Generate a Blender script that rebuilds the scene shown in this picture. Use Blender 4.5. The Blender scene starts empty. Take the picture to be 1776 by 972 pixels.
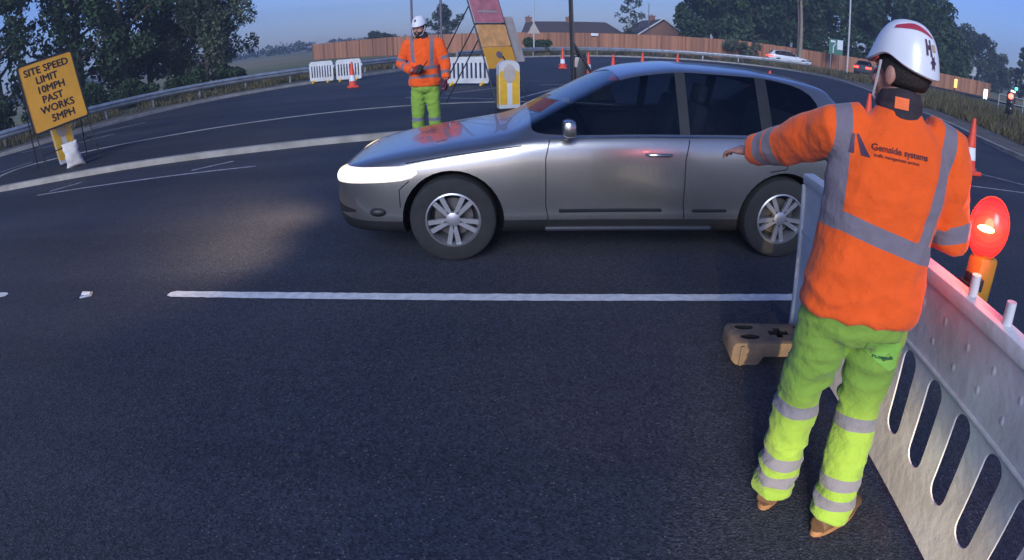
import bpy, bmesh, math, random
import numpy as np
from mathutils import Vector, Matrix, noise
from mathutils.bvhtree import BVHTree
from mathutils.geometry import tessellate_polygon
from mathutils.interpolate import poly_3d_calc

R = math.radians
rng = random.Random(11)
nrng = np.random.default_rng(5)
scene = bpy.context.scene
col = scene.collection

# ------------------------------------------------------------------ camera
CAM_H = 1.70
PITCH = (486 - 62) / 1040.0
ROLL = -0.015
cd = bpy.data.cameras.new('helmet_camera')
cam = bpy.data.objects.new('helmet_camera', cd)
col.objects.link(cam)
cd.type = 'PANO'
cd.panorama_type = 'FISHEYE_LENS_POLYNOMIAL'
cd.sensor_fit = 'HORIZONTAL'
cd.sensor_width = 36.0
cd.fisheye_fov = R(180)
cd.fisheye_polynomial_k0 = 0.0
cd.fisheye_polynomial_k1 = -1.0 / (1040.0 / 1776.0 * 36.0)
cd.fisheye_polynomial_k2 = 0.0
cd.fisheye_polynomial_k3 = 0.0
cd.fisheye_polynomial_k4 = 0.0
cd.clip_start = 0.02
cd.clip_end = 6000
R0 = Vector((1, 0, 0)); U0 = Vector((0, math.sin(PITCH), math.cos(PITCH))); F0 = Vector((0, math.cos(PITCH), -math.sin(PITCH)))
rt = R0 * math.cos(ROLL) + U0 * math.sin(ROLL)
up = U0 * math.cos(ROLL) - R0 * math.sin(ROLL)
cam.matrix_world = Matrix(((rt.x, up.x, -F0.x, 0), (rt.y, up.y, -F0.y, 0), (rt.z, up.z, -F0.z, CAM_H), (0, 0, 0, 1)))
scene.camera = cam

# ------------------------------------------------------------------ sky, sun, exposure
SUN_EL, SUN_ROT = R(14.0), R(190)
world = bpy.data.worlds.new('World'); scene.world = world; world.use_nodes = True
nt = world.node_tree
bg = nt.nodes['Background']
sky = nt.nodes.new('ShaderNodeTexSky'); sky.sky_type = 'NISHITA'; sky.sun_disc = False
sky.sun_elevation = SUN_EL; sky.sun_rotation = SUN_ROT
sky.dust_density = 0.6; sky.ozone_density = 3.0; sky.air_density = 1.0
tint = nt.nodes.new('ShaderNodeMix'); tint.data_type = 'RGBA'; tint.blend_type = 'MULTIPLY'; tint.inputs[0].default_value = 1.0
tint.inputs[7].default_value = (0.46, 0.53, 0.96, 1)
nt.links.new(sky.outputs[0], tint.inputs[6])
nt.links.new(tint.outputs[2], bg.inputs[0])
bg.inputs[1].default_value = 0.10
sl = bpy.data.lights.new('sun', 'SUN'); sl.energy = 1.5; sl.angle = R(26); sl.color = (0.80, 0.88, 1.0)
so = bpy.data.objects.new('sun', sl); col.objects.link(so)
so.rotation_euler = (R(64), 0, R(-14))
scene.view_settings.view_transform = 'Standard'
scene.view_settings.look = 'None'
scene.view_settings.exposure = 1.0
scene.view_settings.gamma = 1.0
scene.view_settings.use_curve_mapping = False
scene.cycles.use_denoising = True
scene.cycles.max_bounces = 6
scene.cycles.diffuse_bounces = 3
scene.cycles.glossy_bounces = 3
scene.cycles.transmission_bounces = 4
scene.cycles.transparent_max_bounces = 12
scene.cycles.volume_bounces = 0
scene.cycles.caustics_reflective = False
scene.cycles.caustics_refractive = False
scene.cycles.sample_clamp_indirect = 4.0

# ------------------------------------------------------------------ helpers
def tag(o, label=None, cat=None, group=None, kind=None):
    if label: o['label'] = label
    if cat: o['category'] = cat
    if group: o['group'] = group
    if kind: o['kind'] = kind
    return o

def thing(name, label, cat, loc=(0, 0, 0), rz=0.0, group=None):
    o = bpy.data.objects.new(name, None); col.objects.link(o)
    o.empty_display_size = 0.2
    o.location = loc; o.rotation_euler = (0, 0, rz)
    return tag(o, label, cat, group)

def dup(root, loc, rz, label, group=None):
    r = root.copy(); col.objects.link(r); r.location = loc; r.rotation_euler = (0, 0, rz); r['label'] = label
    if group: r['group'] = group
    for ch in list(root.children):
        c = ch.copy(); col.objects.link(c); c.parent = r
        for g in ch.children:
            d = g.copy(); col.objects.link(d); d.parent = c
    return r

class MB:
    def __init__(s): s.v = []; s.f = []; s.m = []
    def add(s, vs, fs, mi=0):
        b = len(s.v)
        s.v += [tuple(map(float, p)) for p in vs]
        s.f += [tuple(b + i for i in f) for f in fs]
        s.m += [mi] * len(fs)
    def box(s, c, size, rot=None, bev=0.0, mi=0):
        bm = bmesh.new(); bmesh.ops.create_cube(bm, size=1.0)
        for v in bm.verts: v.co = Vector((v.co.x * size[0], v.co.y * size[1], v.co.z * size[2]))
        if bev > 0: bmesh.ops.bevel(bm, geom=list(bm.edges), offset=bev, segments=2, profile=0.5, affect='EDGES')
        M = Matrix.Translation(c) @ (rot.to_4x4() if rot else Matrix())
        bm.verts.index_update()
        s.add([M @ v.co for v in bm.verts], [[v.index for v in f.verts] for f in bm.faces], mi); bm.free()
    def rings(s, rs, cap=True, closed=False, mi=0):
        n = len(rs[0]); vs = [p for r in rs for p in r]; fs = []
        L = len(rs)
        for i in range(L if closed else L - 1):
            j = (i + 1) % L
            for k in range(n):
                k2 = (k + 1) % n
                fs.append((i * n + k, i * n + k2, j * n + k2, j * n + k))
        if cap and not closed:
            fs.append(tuple(reversed(range(n)))); fs.append(tuple((L - 1) * n + k for k in range(n)))
        s.add(vs, fs, mi)
    def tube(s, pts, rad, n=10, ref=None, cap=True, mi=0, power=1.0):
        pts = [Vector(p) for p in pts]; rs = []
        if not isinstance(rad, (list, tuple)): rad = [rad] * len(pts)
        prev = None
        for i, p in enumerate(pts):
            t = (pts[min(i + 1, len(pts) - 1)] - pts[max(i - 1, 0)]).normalized()
            if ref is not None: a = Vector(ref)
            elif prev is not None: a = prev
            else: a = Vector((0, 0, 1)) if abs(t.z) < 0.9 else Vector((1, 0, 0))
            a = (a - t * a.dot(t)).normalized(); b = t.cross(a); prev = a
            ra, rb = rad[i] if isinstance(rad[i], (list, tuple)) else (rad[i], rad[i])
            ring = []
            for k in range(n):
                th = 2 * math.pi * k / n
                ca, sa = math.cos(th), math.sin(th)
                if power != 1.0:
                    ca = math.copysign(abs(ca) ** power, ca); sa = math.copysign(abs(sa) ** power, sa)
                ring.append(p + a * (ra * ca) + b * (rb * sa))
            rs.append(ring)
        s.rings(rs, cap, False, mi)
    def lathe(s, prof, n=20, M=None, mi=0, closed=False):
        M = M or Matrix()
        rs = [[M @ Vector((r * math.cos(2 * math.pi * k / n), r * math.sin(2 * math.pi * k / n), z)) for k in range(n)] for r, z in prof]
        s.rings(rs, not closed, closed, mi)
    def ell(s, c, r, M=None, nu=16, nv=10, mi=0):
        c = Vector(c); rs = []
        for i in range(nv + 1):
            ph = -math.pi / 2 + math.pi * (i + 0.001) / (nv + 0.002)
            ring = []
            for k in range(nu):
                th = 2 * math.pi * k / nu
                p = Vector((r[0] * math.cos(ph) * math.cos(th), r[1] * math.cos(ph) * math.sin(th), r[2] * math.sin(ph)))
                ring.append(c + (M @ p if M else p))
            rs.append(ring)
        s.rings(rs, True, False, mi)
    def prism(s, outer, holes, M, depth, mi=0):
        loops = [outer] + list(holes)
        flat = [p for l in loops for p in l]
        tris = tessellate_polygon([[Vector((p[0], p[1], 0)) for p in l] for l in loops])
        n = len(flat)
        vs = [M @ Vector((p[0], p[1], 0)) for p in flat] + [M @ Vector((p[0], p[1], depth)) for p in flat]
        fs = []
        for t in tris:
            fs.append(tuple(t)); fs.append(tuple(n + i for i in reversed(t)))
        b = 0
        for l in loops:
            m = len(l)
            for k in range(m):
                a, c = b + k, b + (k + 1) % m
                fs.append((a, c, n + c, n + a))
            b += m
        s.add(vs, fs, mi)
    def mesh(s, name='tmp'):
        me = bpy.data.meshes.new(name); me.from_pydata(s.v, [], s.f)
        me.polygons.foreach_set('material_index', s.m); me.update()
        return me
    def build(s, name, mats, parent=None, smooth=40, fix=True):
        me = s.mesh(name)
        if fix:
            bm = bmesh.new(); bm.from_mesh(me); bmesh.ops.recalc_face_normals(bm, faces=list(bm.faces)); bm.to_mesh(me); bm.free()
        return link(name, me, mats, parent, smooth)

def link(name, me, mats, parent=None, smooth=40):
    me.name = name
    idx = np.empty(len(me.polygons), dtype=np.int32); me.polygons.foreach_get('material_index', idx)
    me.materials.clear()
    ml = mats if isinstance(mats, (list, tuple)) else [mats]
    for m in ml: me.materials.append(m)
    me.polygons.foreach_set('material_index', np.minimum(idx, len(ml) - 1) if len(ml) > 1 else np.zeros_like(idx))
    if smooth:
        me.shade_smooth()
        if smooth < 180: me.set_sharp_from_angle(angle=R(smooth))
    o = bpy.data.objects.new(name, me); col.objects.link(o)
    if parent: o.parent = parent
    return o

def text_mesh(body, size, align='CENTER', bold=0.0, extrude=0.0):
    cu = bpy.data.curves.new('txt', 'FONT'); cu.body = body; cu.size = size; cu.align_x = align; cu.align_y = 'CENTER'
    cu.offset = bold; cu.extrude = extrude; cu.resolution_u = 3
    ob = bpy.data.objects.new('txt', cu); col.objects.link(ob)
    bpy.context.view_layer.update()
    dg = bpy.context.evaluated_depsgraph_get()
    me = bpy.data.meshes.new_from_object(ob.evaluated_get(dg))
    bpy.data.objects.remove(ob); bpy.data.curves.remove(cu)
    return me

def thick_text(body, size, w):
    bm = bmesh.new(); k = 0
    for dx, dy in ((-w, 0), (0, -w * .8), (w, 0), (0, w * .8), (0, 0)):
        me = text_mesh(body, size); me.transform(Matrix.Translation((dx, dy, .0004 * k))); k += 1
        bm.from_mesh(me); bpy.data.meshes.remove(me)
    out = bpy.data.meshes.new('txt'); bm.to_mesh(out); bm.free(); return out

def evald(me, mods):
    ob = bpy.data.objects.new('tmp', me); col.objects.link(ob)
    for typ, kw in mods:
        m = ob.modifiers.new(typ, typ)
        for k, v in kw.items(): setattr(m, k, v)
    bpy.context.view_layer.update()
    dg = bpy.context.evaluated_depsgraph_get()
    out = bpy.data.meshes.new_from_object(ob.evaluated_get(dg))
    bpy.data.objects.remove(ob)
    return out

def vco(me):
    a = np.empty(len(me.vertices) * 3); me.vertices.foreach_get('co', a); return a.reshape(-1, 3)
def vno(me):
    a = np.empty(len(me.vertices) * 3); me.vertex_normals.foreach_get('vector', a); return a.reshape(-1, 3)
def setco(me, a): me.vertices.foreach_set('co', a.ravel()); me.update()
def fattr(me, name, vals):
    at = me.attributes.new(name, 'FLOAT', 'POINT'); at.data.foreach_set('value', np.asarray(vals, dtype=np.float32))

# ------------------------------------------------------------------ materials
def mat(name, c, rough=0.6, var=0.0, vscale=6.0, bump=0.0, bscale=40.0, metal=0.0, c2=None, spec=0.5, coat=0.0, emit=None, es=0.0, coords='Object', sub=0.0, detail=4):
    m = bpy.data.materials.new(name); m.use_nodes = True
    n = m.node_tree; p = n.nodes['Principled BSDF']
    p.inputs['Roughness'].default_value = rough; p.inputs['Metallic'].default_value = metal
    p.inputs['Specular IOR Level'].default_value = spec; p.inputs['Coat Weight'].default_value = coat
    p.inputs['Base Color'].default_value = (*c, 1)
    if emit: p.inputs['Emission Color'].default_value = (*emit, 1); p.inputs['Emission Strength'].default_value = es
    if var > 0 or c2 or bump > 0:
        tc = n.nodes.new('ShaderNodeTexCoord')
        if var > 0 or c2:
            nz = n.nodes.new('ShaderNodeTexNoise'); nz.inputs['Scale'].default_value = vscale; nz.inputs['Detail'].default_value = detail
            n.links.new(tc.outputs[coords], nz.inputs['Vector'])
            rp = n.nodes.new('ShaderNodeValToRGB'); rp.color_ramp.elements[0].position = 0.3; rp.color_ramp.elements[1].position = 0.7
            a = c if c2 else tuple(x * (1 - var) for x in c); b = c2 or tuple(min(1, x * (1 + var)) for x in c)
            rp.color_ramp.elements[0].color = (*a, 1); rp.color_ramp.elements[1].color = (*b, 1)
            n.links.new(nz.outputs[0], rp.inputs[0]); n.links.new(rp.outputs[0], p.inputs['Base Color'])
        if bump > 0:
            nb = n.nodes.new('ShaderNodeTexNoise'); nb.inputs['Scale'].default_value = bscale; nb.inputs['Detail'].default_value = 3
            n.links.new(tc.outputs[coords], nb.inputs['Vector'])
            bp = n.nodes.new('ShaderNodeBump'); bp.inputs['Strength'].default_value = bump; bp.inputs['Distance'].default_value = 0.01
            n.links.new(nb.outputs[0], bp.inputs['Height']); n.links.new(bp.outputs[0], p.inputs['Normal'])
    return m

def asphalt_mat(name, base=(0.034, 0.039, 0.055), patch=(0.056, 0.055, 0.062), light=0.13):
    m = bpy.data.materials.new(name); m.use_nodes = True
    n = m.node_tree; p = n.nodes['Principled BSDF']; N = n.nodes.new; L = n.links.new
    tc = N('ShaderNodeTexCoord')
    big = N('ShaderNodeTexNoise'); big.inputs['Scale'].default_value = 0.35; big.inputs['Detail'].default_value = 5
    L(tc.outputs['Object'], big.inputs['Vector'])
    r1 = N('ShaderNodeValToRGB'); r1.color_ramp.elements[0].color = (*base, 1); r1.color_ramp.elements[1].color = (*patch, 1)
    r1.color_ramp.elements[0].position = 0.38; r1.color_ramp.elements[1].position = 0.66
    L(big.outputs[0], r1.inputs[0])
    vo = N('ShaderNodeTexVoronoi'); vo.inputs['Scale'].default_value = 88.0
    L(tc.outputs['Object'], vo.inputs['Vector'])
    # a few pale stones among dark ones
    cr = N('ShaderNodeSeparateColor'); L(vo.outputs['Color'], cr.inputs[0])
    st = N('ShaderNodeMath'); st.operation = 'GREATER_THAN'; st.inputs[1].default_value = 0.968; L(cr.outputs[0], st.inputs[0])
    ds = N('ShaderNodeMath'); ds.operation = 'LESS_THAN'; ds.inputs[1].default_value = 0.42; L(vo.outputs['Distance'], ds.inputs[0])
    ml = N('ShaderNodeMath'); ml.operation = 'MULTIPLY'; L(st.outputs[0], ml.inputs[0]); L(ds.outputs[0], ml.inputs[1])
    gr = N('ShaderNodeMix'); gr.data_type = 'RGBA'; gr.blend_type = 'MULTIPLY'; gr.inputs[0].default_value = 0.75
    gc = N('ShaderNodeMapRange'); gc.inputs[1].default_value = 0; gc.inputs[2].default_value = 1; gc.inputs[3].default_value = 0.4; gc.inputs[4].default_value = 1.5
    L(cr.outputs[1], gc.inputs[0])
    mp = N('ShaderNodeMapping'); mp.inputs['Scale'].default_value = (0.07, 1.1, 1); L(tc.outputs['Object'], mp.inputs['Vector'])
    sk = N('ShaderNodeTexNoise'); sk.inputs['Scale'].default_value = 1.0; sk.inputs['Detail'].default_value = 6; L(mp.outputs[0], sk.inputs['Vector'])
    sm = N('ShaderNodeMapRange'); sm.inputs[1].default_value = .3; sm.inputs[2].default_value = .7; sm.inputs[3].default_value = .80; sm.inputs[4].default_value = 1.22; L(sk.outputs[0], sm.inputs[0])
    sx_ = N('ShaderNodeVectorMath'); sx_.operation = 'SCALE'; L(r1.outputs[0], sx_.inputs[0]); L(sm.outputs[0], sx_.inputs['Scale']); L(sx_.outputs[0], gr.inputs[6])
    cb = N('ShaderNodeCombineColor'); [L(gc.outputs[0], cb.inputs[i]) for i in range(3)]
    L(cb.outputs[0], gr.inputs[7])
    mx = N('ShaderNodeMix'); mx.data_type = 'RGBA'; L(ml.outputs[0], mx.inputs[0]); L(gr.outputs[2], mx.inputs[6])
    mx.inputs[7].default_value = (light, light * 0.97, light * 0.92, 1)
    L(mx.outputs[2], p.inputs['Base Color'])
    p.inputs['Roughness'].default_value = 0.72; p.inputs['Specular IOR Level'].default_value = 0.22
    bp = N('ShaderNodeBump'); bp.inputs['Strength'].default_value = 0.5; bp.inputs['Distance'].default_value = 0.006
    L(vo.outputs['Distance'], bp.inputs['Height']); L(bp.outputs[0], p.inputs['Normal'])
    return m

def cloth_mat(name, c, band_c, fold=0.5):
    m = bpy.data.materials.new(name); m.use_nodes = True
    n = m.node_tree; p = n.nodes['Principled BSDF']; N = n.nodes.new; L = n.links.new
    at = N('ShaderNodeAttribute'); at.attribute_name = 'band'
    gt = N('ShaderNodeMath'); gt.operation = 'GREATER_THAN'; gt.inputs[1].default_value = 0.0; L(at.outputs['Fac'], gt.inputs[0])
    tc = N('ShaderNodeTexCoord')
    nz = N('ShaderNodeTexNoise'); nz.inputs['Scale'].default_value = 7; nz.inputs['Detail'].default_value = 5; L(tc.outputs['Object'], nz.inputs['Vector'])
    rp = N('ShaderNodeValToRGB'); rp.color_ramp.elements[0].position = 0.3; rp.color_ramp.elements[1].position = 0.75
    rp.color_ramp.elements[0].color = (*[x * 0.82 for x in c], 1); rp.color_ramp.elements[1].color = (*c, 1)
    L(nz.outputs[0], rp.inputs[0])
    mx = N('ShaderNodeMix'); mx.data_type = 'RGBA'; L(gt.outputs[0], mx.inputs[0]); L(rp.outputs[0], mx.inputs[6]); mx.inputs[7].default_value = (*band_c, 1)
    L(mx.outputs[2], p.inputs['Base Color'])
    p.inputs['Roughness'].default_value = 0.85; p.inputs['Specular IOR Level'].default_value = 0.15
    p.inputs['Sheen Weight'].default_value = 0.15
    nb = N('ShaderNodeTexNoise'); nb.inputs['Scale'].default_value = 22; nb.inputs['Detail'].default_value = 4; L(tc.outputs['Object'], nb.inputs['Vector'])
    bp = N('ShaderNodeBump'); bp.inputs['Strength'].default_value = fold; bp.inputs['Distance'].default_value = 0.02
    L(nb.outputs[0], bp.inputs['Height']); L(bp.outputs[0], p.inputs['Normal'])
    return m

def leaf_mat(name, c, c2):
    m = bpy.data.materials.new(name); m.use_nodes = True
    n = m.node_tree; p = n.nodes['Principled BSDF']; N = n.nodes.new; L = n.links.new
    at = N('ShaderNodeAttribute'); at.attribute_name = 'tone'
    rp = N('ShaderNodeValToRGB'); rp.color_ramp.elements[0].color = (*c, 1); rp.color_ramp.elements[1].color = (*c2, 1)
    L(at.outputs['Fac'], rp.inputs[0]); L(rp.outputs[0], p.inputs['Base Color'])
    p.inputs['Roughness'].default_value = 0.6; p.inputs['Specular IOR Level'].default_value = 0.2
    return m

def glass_mat(name, tint_c, gloss=0.08):
    m = bpy.data.materials.new(name); m.use_nodes = True
    n = m.node_tree; N = n.nodes.new; L = n.links.new
    n.nodes.remove(n.nodes['Principled BSDF']); out = n.nodes['Material Output']
    tr = N('ShaderNodeBsdfTransparent'); tr.inputs[0].default_value = (*tint_c, 1)
    gl = N('ShaderNodeBsdfGlossy'); gl.inputs['Roughness'].default_value = 0.03; gl.inputs[0].default_value = (0.9, 0.9, 0.9, 1)
    fr = N('ShaderNodeFresnel'); fr.inputs[0].default_value = 1.5
    mx = N('ShaderNodeMixShader'); L(fr.outputs[0], mx.inputs[0]); L(tr.outputs[0], mx.inputs[1]); L(gl.outputs[0], mx.inputs[2]); L(mx.outputs[0], out.inputs[0])
    return m

M = {}
M['asphalt'] = asphalt_mat('asphalt')
M['asphalt_old'] = asphalt_mat('island_asphalt', (0.031, 0.034, 0.046), (0.056, 0.052, 0.052), 0.16)
M['kerb'] = mat('kerb_concrete', (0.34, 0.31, 0.27), 0.9, 0.25, 3, 0.4, 60)
M['paint'] = mat('road_paint', (0.72, 0.72, 0.72), 0.7, c2=(0.52, 0.52, 0.52), vscale=18, bump=0.25, bscale=90)
M['paint_worn'] = mat('worn_road_paint', (0.52, 0.51, 0.5), 0.8, c2=(0.2, 0.2, 0.2), vscale=9, bump=0.2, bscale=90)
M['field'] = mat('field_grass', (0.08, 0.14, 0.04), 0.95, c2=(0.32, 0.21, 0.10), vscale=0.03, bump=0.6, bscale=8)
M['verge'] = mat('verge_soil', (0.10, 0.08, 0.055), 0.95, c2=(0.05, 0.058, 0.026), vscale=0.9, bump=0.8, bscale=14, detail=8)
M['dust'] = mat('dusty_edge', (0.16, 0.13, 0.10), 0.95, c2=(0.07, 0.066, 0.06), vscale=1.6, bump=0.5, bscale=25, detail=8)
M['galv'] = mat('galvanised_steel', (0.42, 0.43, 0.44), 0.5, 0.25, 3, metal=0.6)
M['wood'] = mat('fence_wood', (0.25, 0.105, 0.05), 0.85, 0.3, 4, 0.3, 30)
M['black'] = mat('black_steel', (0.02, 0.02, 0.022), 0.55, 0.3, 20)
M['sign_yellow'] = mat('temporary_sign_yellow', (0.78, 0.36, 0.03), 0.5, 0.10, 2.5, 0.15, 12)
M['sign_black'] = mat('sign_lettering_black', (0.012, 0.011, 0.011), 0.6, 0.2, 40)
M['sign_red'] = mat('sign_faded_red', (0.55, 0.19, 0.21), 0.55, 0.2, 5)
M['sign_tan'] = mat('sign_dirty_tan', (0.78, 0.38, 0.13), 0.6, 0.2, 6)
M['sign_back'] = mat('sign_back_grey', (0.45, 0.38, 0.33), 0.6, 0.15, 5)
M['white_plastic'] = mat('white_plastic', (0.70, 0.69, 0.68), 0.5, c2=(0.5, 0.48, 0.46), vscale=2.2, bump=0.15, bscale=20, detail=9)
M['dirty_plastic'] = mat('scuffed_white_plastic', (0.80, 0.78, 0.76), 0.5, c2=(0.57, 0.54, 0.52), vscale=4.0, bump=0.45, bscale=16, detail=9)
M['yellow_plastic'] = mat('yellow_plastic', (0.75, 0.42, 0.02), 0.45, 0.12, 6)
M['amber_box'] = mat('battery_box_yellow', (0.42, 0.20, 0.02), 0.5, 0.2, 9)
M['cone_red'] = mat('cone_red', (0.80, 0.07, 0.025), 0.55, 0.15, 6)
M['cone_white'] = mat('cone_sleeve_white', (0.78, 0.78, 0.78), 0.5, 0.12, 10)
M['rubber'] = mat('black_rubber', (0.018, 0.018, 0.018), 0.85, 0.2, 15, 0.2, 60)  # also colours the barrier foot's hole walls, as painted shade
M['foot'] = mat('recycled_barrier_foot', (0.24, 0.16, 0.10), 0.8, c2=(0.12, 0.095, 0.08), vscale=9, bump=0.5, bscale=45, detail=8)
M['sand'] = mat('white_sandbag', (0.62, 0.58, 0.54), 0.9, 0.2, 9, 0.6, 25)
M['bark'] = mat('bark', (0.09, 0.07, 0.05), 0.95, c2=(0.17, 0.14, 0.10), vscale=5, bump=0.8, bscale=14)
M['leaf_dark'] = leaf_mat('dark_leaves', (0.014, 0.03, 0.014), (0.065, 0.105, 0.045))
M['leaf_mid'] = leaf_mat('grey_green_leaves', (0.05, 0.07, 0.04), (0.15, 0.17, 0.10))
M['leaf_far'] = leaf_mat('distant_leaves', (0.03, 0.042, 0.028), (0.07, 0.085, 0.05))
M['grass'] = leaf_mat('grass_blades', (0.045, 0.05, 0.018), (0.17, 0.13, 0.065))
M['roof'] = mat('brown_roof_tiles', (0.085, 0.06, 0.05), 0.9, 0.3, 6, 0.6, 12)
M['brick'] = mat('red_brick', (0.24, 0.12, 0.08), 0.9, 0.3, 8)
M['render'] = mat('white_bargeboard', (0.7, 0.7, 0.68), 0.8, 0.1, 4)
M['orange'] = cloth_mat('orange_fleece', (1.0, 0.125, 0.018), (0.20, 0.165, 0.19))
M['lime'] = cloth_mat('lime_trousers', (0.26, 0.42, 0.06), (0.18, 0.18, 0.22), 0.6)
M['skin'] = mat('skin', (0.42, 0.20, 0.14), 0.55, 0.12, 12, 0.15, 90)
M['hair'] = mat('dark_hair', (0.025, 0.017, 0.013), 0.7, 0.4, 60, 0.6, 120)
M['snood'] = mat('dark_snood', (0.035, 0.024, 0.03), 0.9, 0.3, 20, 0.6, 30)
M['tab'] = mat('orange_tab', (1.0, 0.16, 0.03), 0.7, 0.1, 20)
M['helmet'] = mat('white_helmet', (0.74, 0.72, 0.73), 0.32, 0.05, 6, coat=0.2)
M['helmet_red'] = mat('helmet_red_stripe', (0.45, 0.045, 0.075), 0.4, 0.1, 9)
M['ink'] = mat('dark_ink', (0.10, 0.022, 0.02), 0.8, 0.2, 40)
M['ink_dark'] = mat('emblem_dark', (0.07, 0.03, 0.06), 0.6, 0.2, 40)
M['ink_green'] = mat('green_ink', (0.03, 0.11, 0.045), 0.8, 0.2, 40)
M['boot'] = mat('dark_tan_boot', (0.10, 0.055, 0.03), 0.7, 0.3, 14, 0.4, 40)
M['sole'] = mat('boot_sole', (0.26, 0.13, 0.06), 0.8, 0.25, 20)
M['glove'] = mat('maroon_glove', (0.16, 0.02, 0.03), 0.8, 0.2, 14, 0.4, 50)
M['strap'] = mat('white_strap', (0.6, 0.55, 0.55), 0.6, 0.1, 30)
M['eye'] = mat('eye_white', (0.6, 0.58, 0.55), 0.2, 0.05, 30)
M['paintcar'] = mat('silver_car_paint', (0.31, 0.30, 0.285), 0.24, 0.10, 2, metal=0.85, coat=0.5)
M['cardark'] = mat('car_black_trim', (0.012, 0.012, 0.013), 0.5, 0.2, 8)
M['chrome'] = mat('satin_chrome', (0.75, 0.75, 0.76), 0.22, 0.05, 6, metal=1.0)
M['rim'] = mat('alloy_wheel', (0.38, 0.38, 0.40), 0.35, 0.1, 9, metal=0.7)
M['glass'] = glass_mat('tinted_car_glass', (0.40, 0.46, 0.50))
M['whitecar'] = mat('white_car_paint', (0.62, 0.63, 0.66), 0.35, 0.04, 3, coat=0.4)
M['darkcar'] = mat('dark_car_paint', (0.05, 0.05, 0.06), 0.35, 0.04, 3, coat=0.4)
M['seat'] = mat('car_seat_fabric', (0.03, 0.03, 0.034), 0.9, 0.2, 12)
M['post'] = mat('pale_post_paint', (0.52, 0.50, 0.50), 0.55, 0.12, 3)
M['post_dark'] = mat('dark_post_paint', (0.06, 0.045, 0.05), 0.6, 0.2, 3)
M['post_mauve'] = mat('weathered_post', (0.16, 0.13, 0.16), 0.7, 0.15, 3)
M['sign_green'] = mat('direction_sign_green', (0.03, 0.16, 0.11), 0.5, 0.1, 6)
M['sign_white'] = mat('sign_face_white', (0.72, 0.74, 0.74), 0.5, 0.06, 6)
def lamp_mat():
    m = bpy.data.materials.new('lit_headlamp'); m.use_nodes = True
    n = m.node_tree; p = n.nodes['Principled BSDF']; N = n.nodes.new; L = n.links.new
    at = N('ShaderNodeAttribute'); at.attribute_name = 'core'
    rp = N('ShaderNodeValToRGB'); e = rp.color_ramp.elements
    e[0].color = (1.0, .62, .22, 1); e[1].color = (1.0, .87, .46, 1); e[1].position = .6; L(at.outputs['Fac'], rp.inputs[0]); L(rp.outputs[0], p.inputs['Emission Color'])
    tc = N('ShaderNodeTexCoord'); wv = N('ShaderNodeTexVoronoi'); wv.inputs['Scale'].default_value = 26; L(tc.outputs['Object'], wv.inputs['Vector'])
    mr = N('ShaderNodeMapRange'); mr.inputs[3].default_value = .5; mr.inputs[4].default_value = 1.35; L(at.outputs['Fac'], mr.inputs[0]); 
    mu = N('ShaderNodeMath'); mu.operation = 'MULTIPLY_ADD'; mu.inputs[1].default_value = -.5; L(wv.outputs['Distance'], mu.inputs[0]); L(mr.outputs[0], mu.inputs[2])
    L(mu.outputs[0], p.inputs['Emission Strength']); p.inputs['Roughness'].default_value = .15
    return m
M['headlamp'] = lamp_mat()
M['tail'] = mat('lit_tail_lamp', (0.5, 0.02, 0.02), 0.3, 0.05, 20, emit=(1.0, 0.022, 0.012), es=7.0)
M['lit_white'] = mat('lit_white_sign', (0.8, 0.8, 0.8), 0.4, 0.05, 20, emit=(0.9, 0.95, 1.0), es=1.2)
M['lit_amber'] = mat('lit_amber', (0.8, 0.5, 0.1), 0.4, 0.05, 20, emit=(1.0, 0.55, 0.15), es=0.8)
M['lit_red'] = mat('lit_red_signal', (0.6, 0.03, 0.02), 0.4, 0.05, 20, emit=(1.0, 0.06, 0.04), es=6.0)
M['lit_green'] = mat('lit_green_signal', (0.03, 0.5, 0.3), 0.4, 0.05, 20, emit=(0.1, 0.9, 0.6), es=1.6)

def lens_material():
    m = bpy.data.materials.new('red_warning_lens'); m.use_nodes = True
    n = m.node_tree; p = n.nodes['Principled BSDF']; N = n.nodes.new; L = n.links.new
    p.inputs['Base Color'].default_value = (0.55, 0.02, 0.015, 1); p.inputs['Roughness'].default_value = 0.2
    tc = N('ShaderNodeTexCoord'); ln = N('ShaderNodeVectorMath'); ln.operation = 'LENGTH'; L(tc.outputs['Object'], ln.inputs[0])
    rp = N('ShaderNodeValToRGB'); e = rp.color_ramp.elements
    e[0].position = 0.0; e[0].color = (1.0, 0.22, 0.05, 1); e[1].position = 1.0; e[1].color = (0.55, 0.010, 0.012, 1)
    k = e.new(0.42); k.color = (0.95, 0.05, 0.02, 1)
    k2 = e.new(0.72); k2.color = (0.85, 0.022, 0.016, 1)
    sc = N('ShaderNodeMath'); sc.operation = 'MULTIPLY'; sc.inputs[1].default_value = 9.5; L(ln.outputs['Value'], sc.inputs[0]); L(sc.outputs[0], rp.inputs[0])
    L(rp.outputs[0], p.inputs['Emission Color'])
    wv = N('ShaderNodeTexWave'); wv.wave_type = 'RINGS'; wv.rings_direction = 'SPHERICAL'; wv.inputs['Scale'].default_value = 30; L(tc.outputs['Object'], wv.inputs['Vector'])
    mr = N('ShaderNodeMapRange'); mr.inputs[3].default_value = 1.35; mr.inputs[4].default_value = 1.75; L(wv.outputs['Fac'], mr.inputs[0])
    L(mr.outputs[0], p.inputs['Emission Strength'])
    return m
M['lens'] = lens_material()
M['bulb'] = mat('lit_bulb', (0.9, 0.6, 0.3), 0.3, 0.02, 30, emit=(1.0, 0.60, 0.16), es=14.0)

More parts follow.
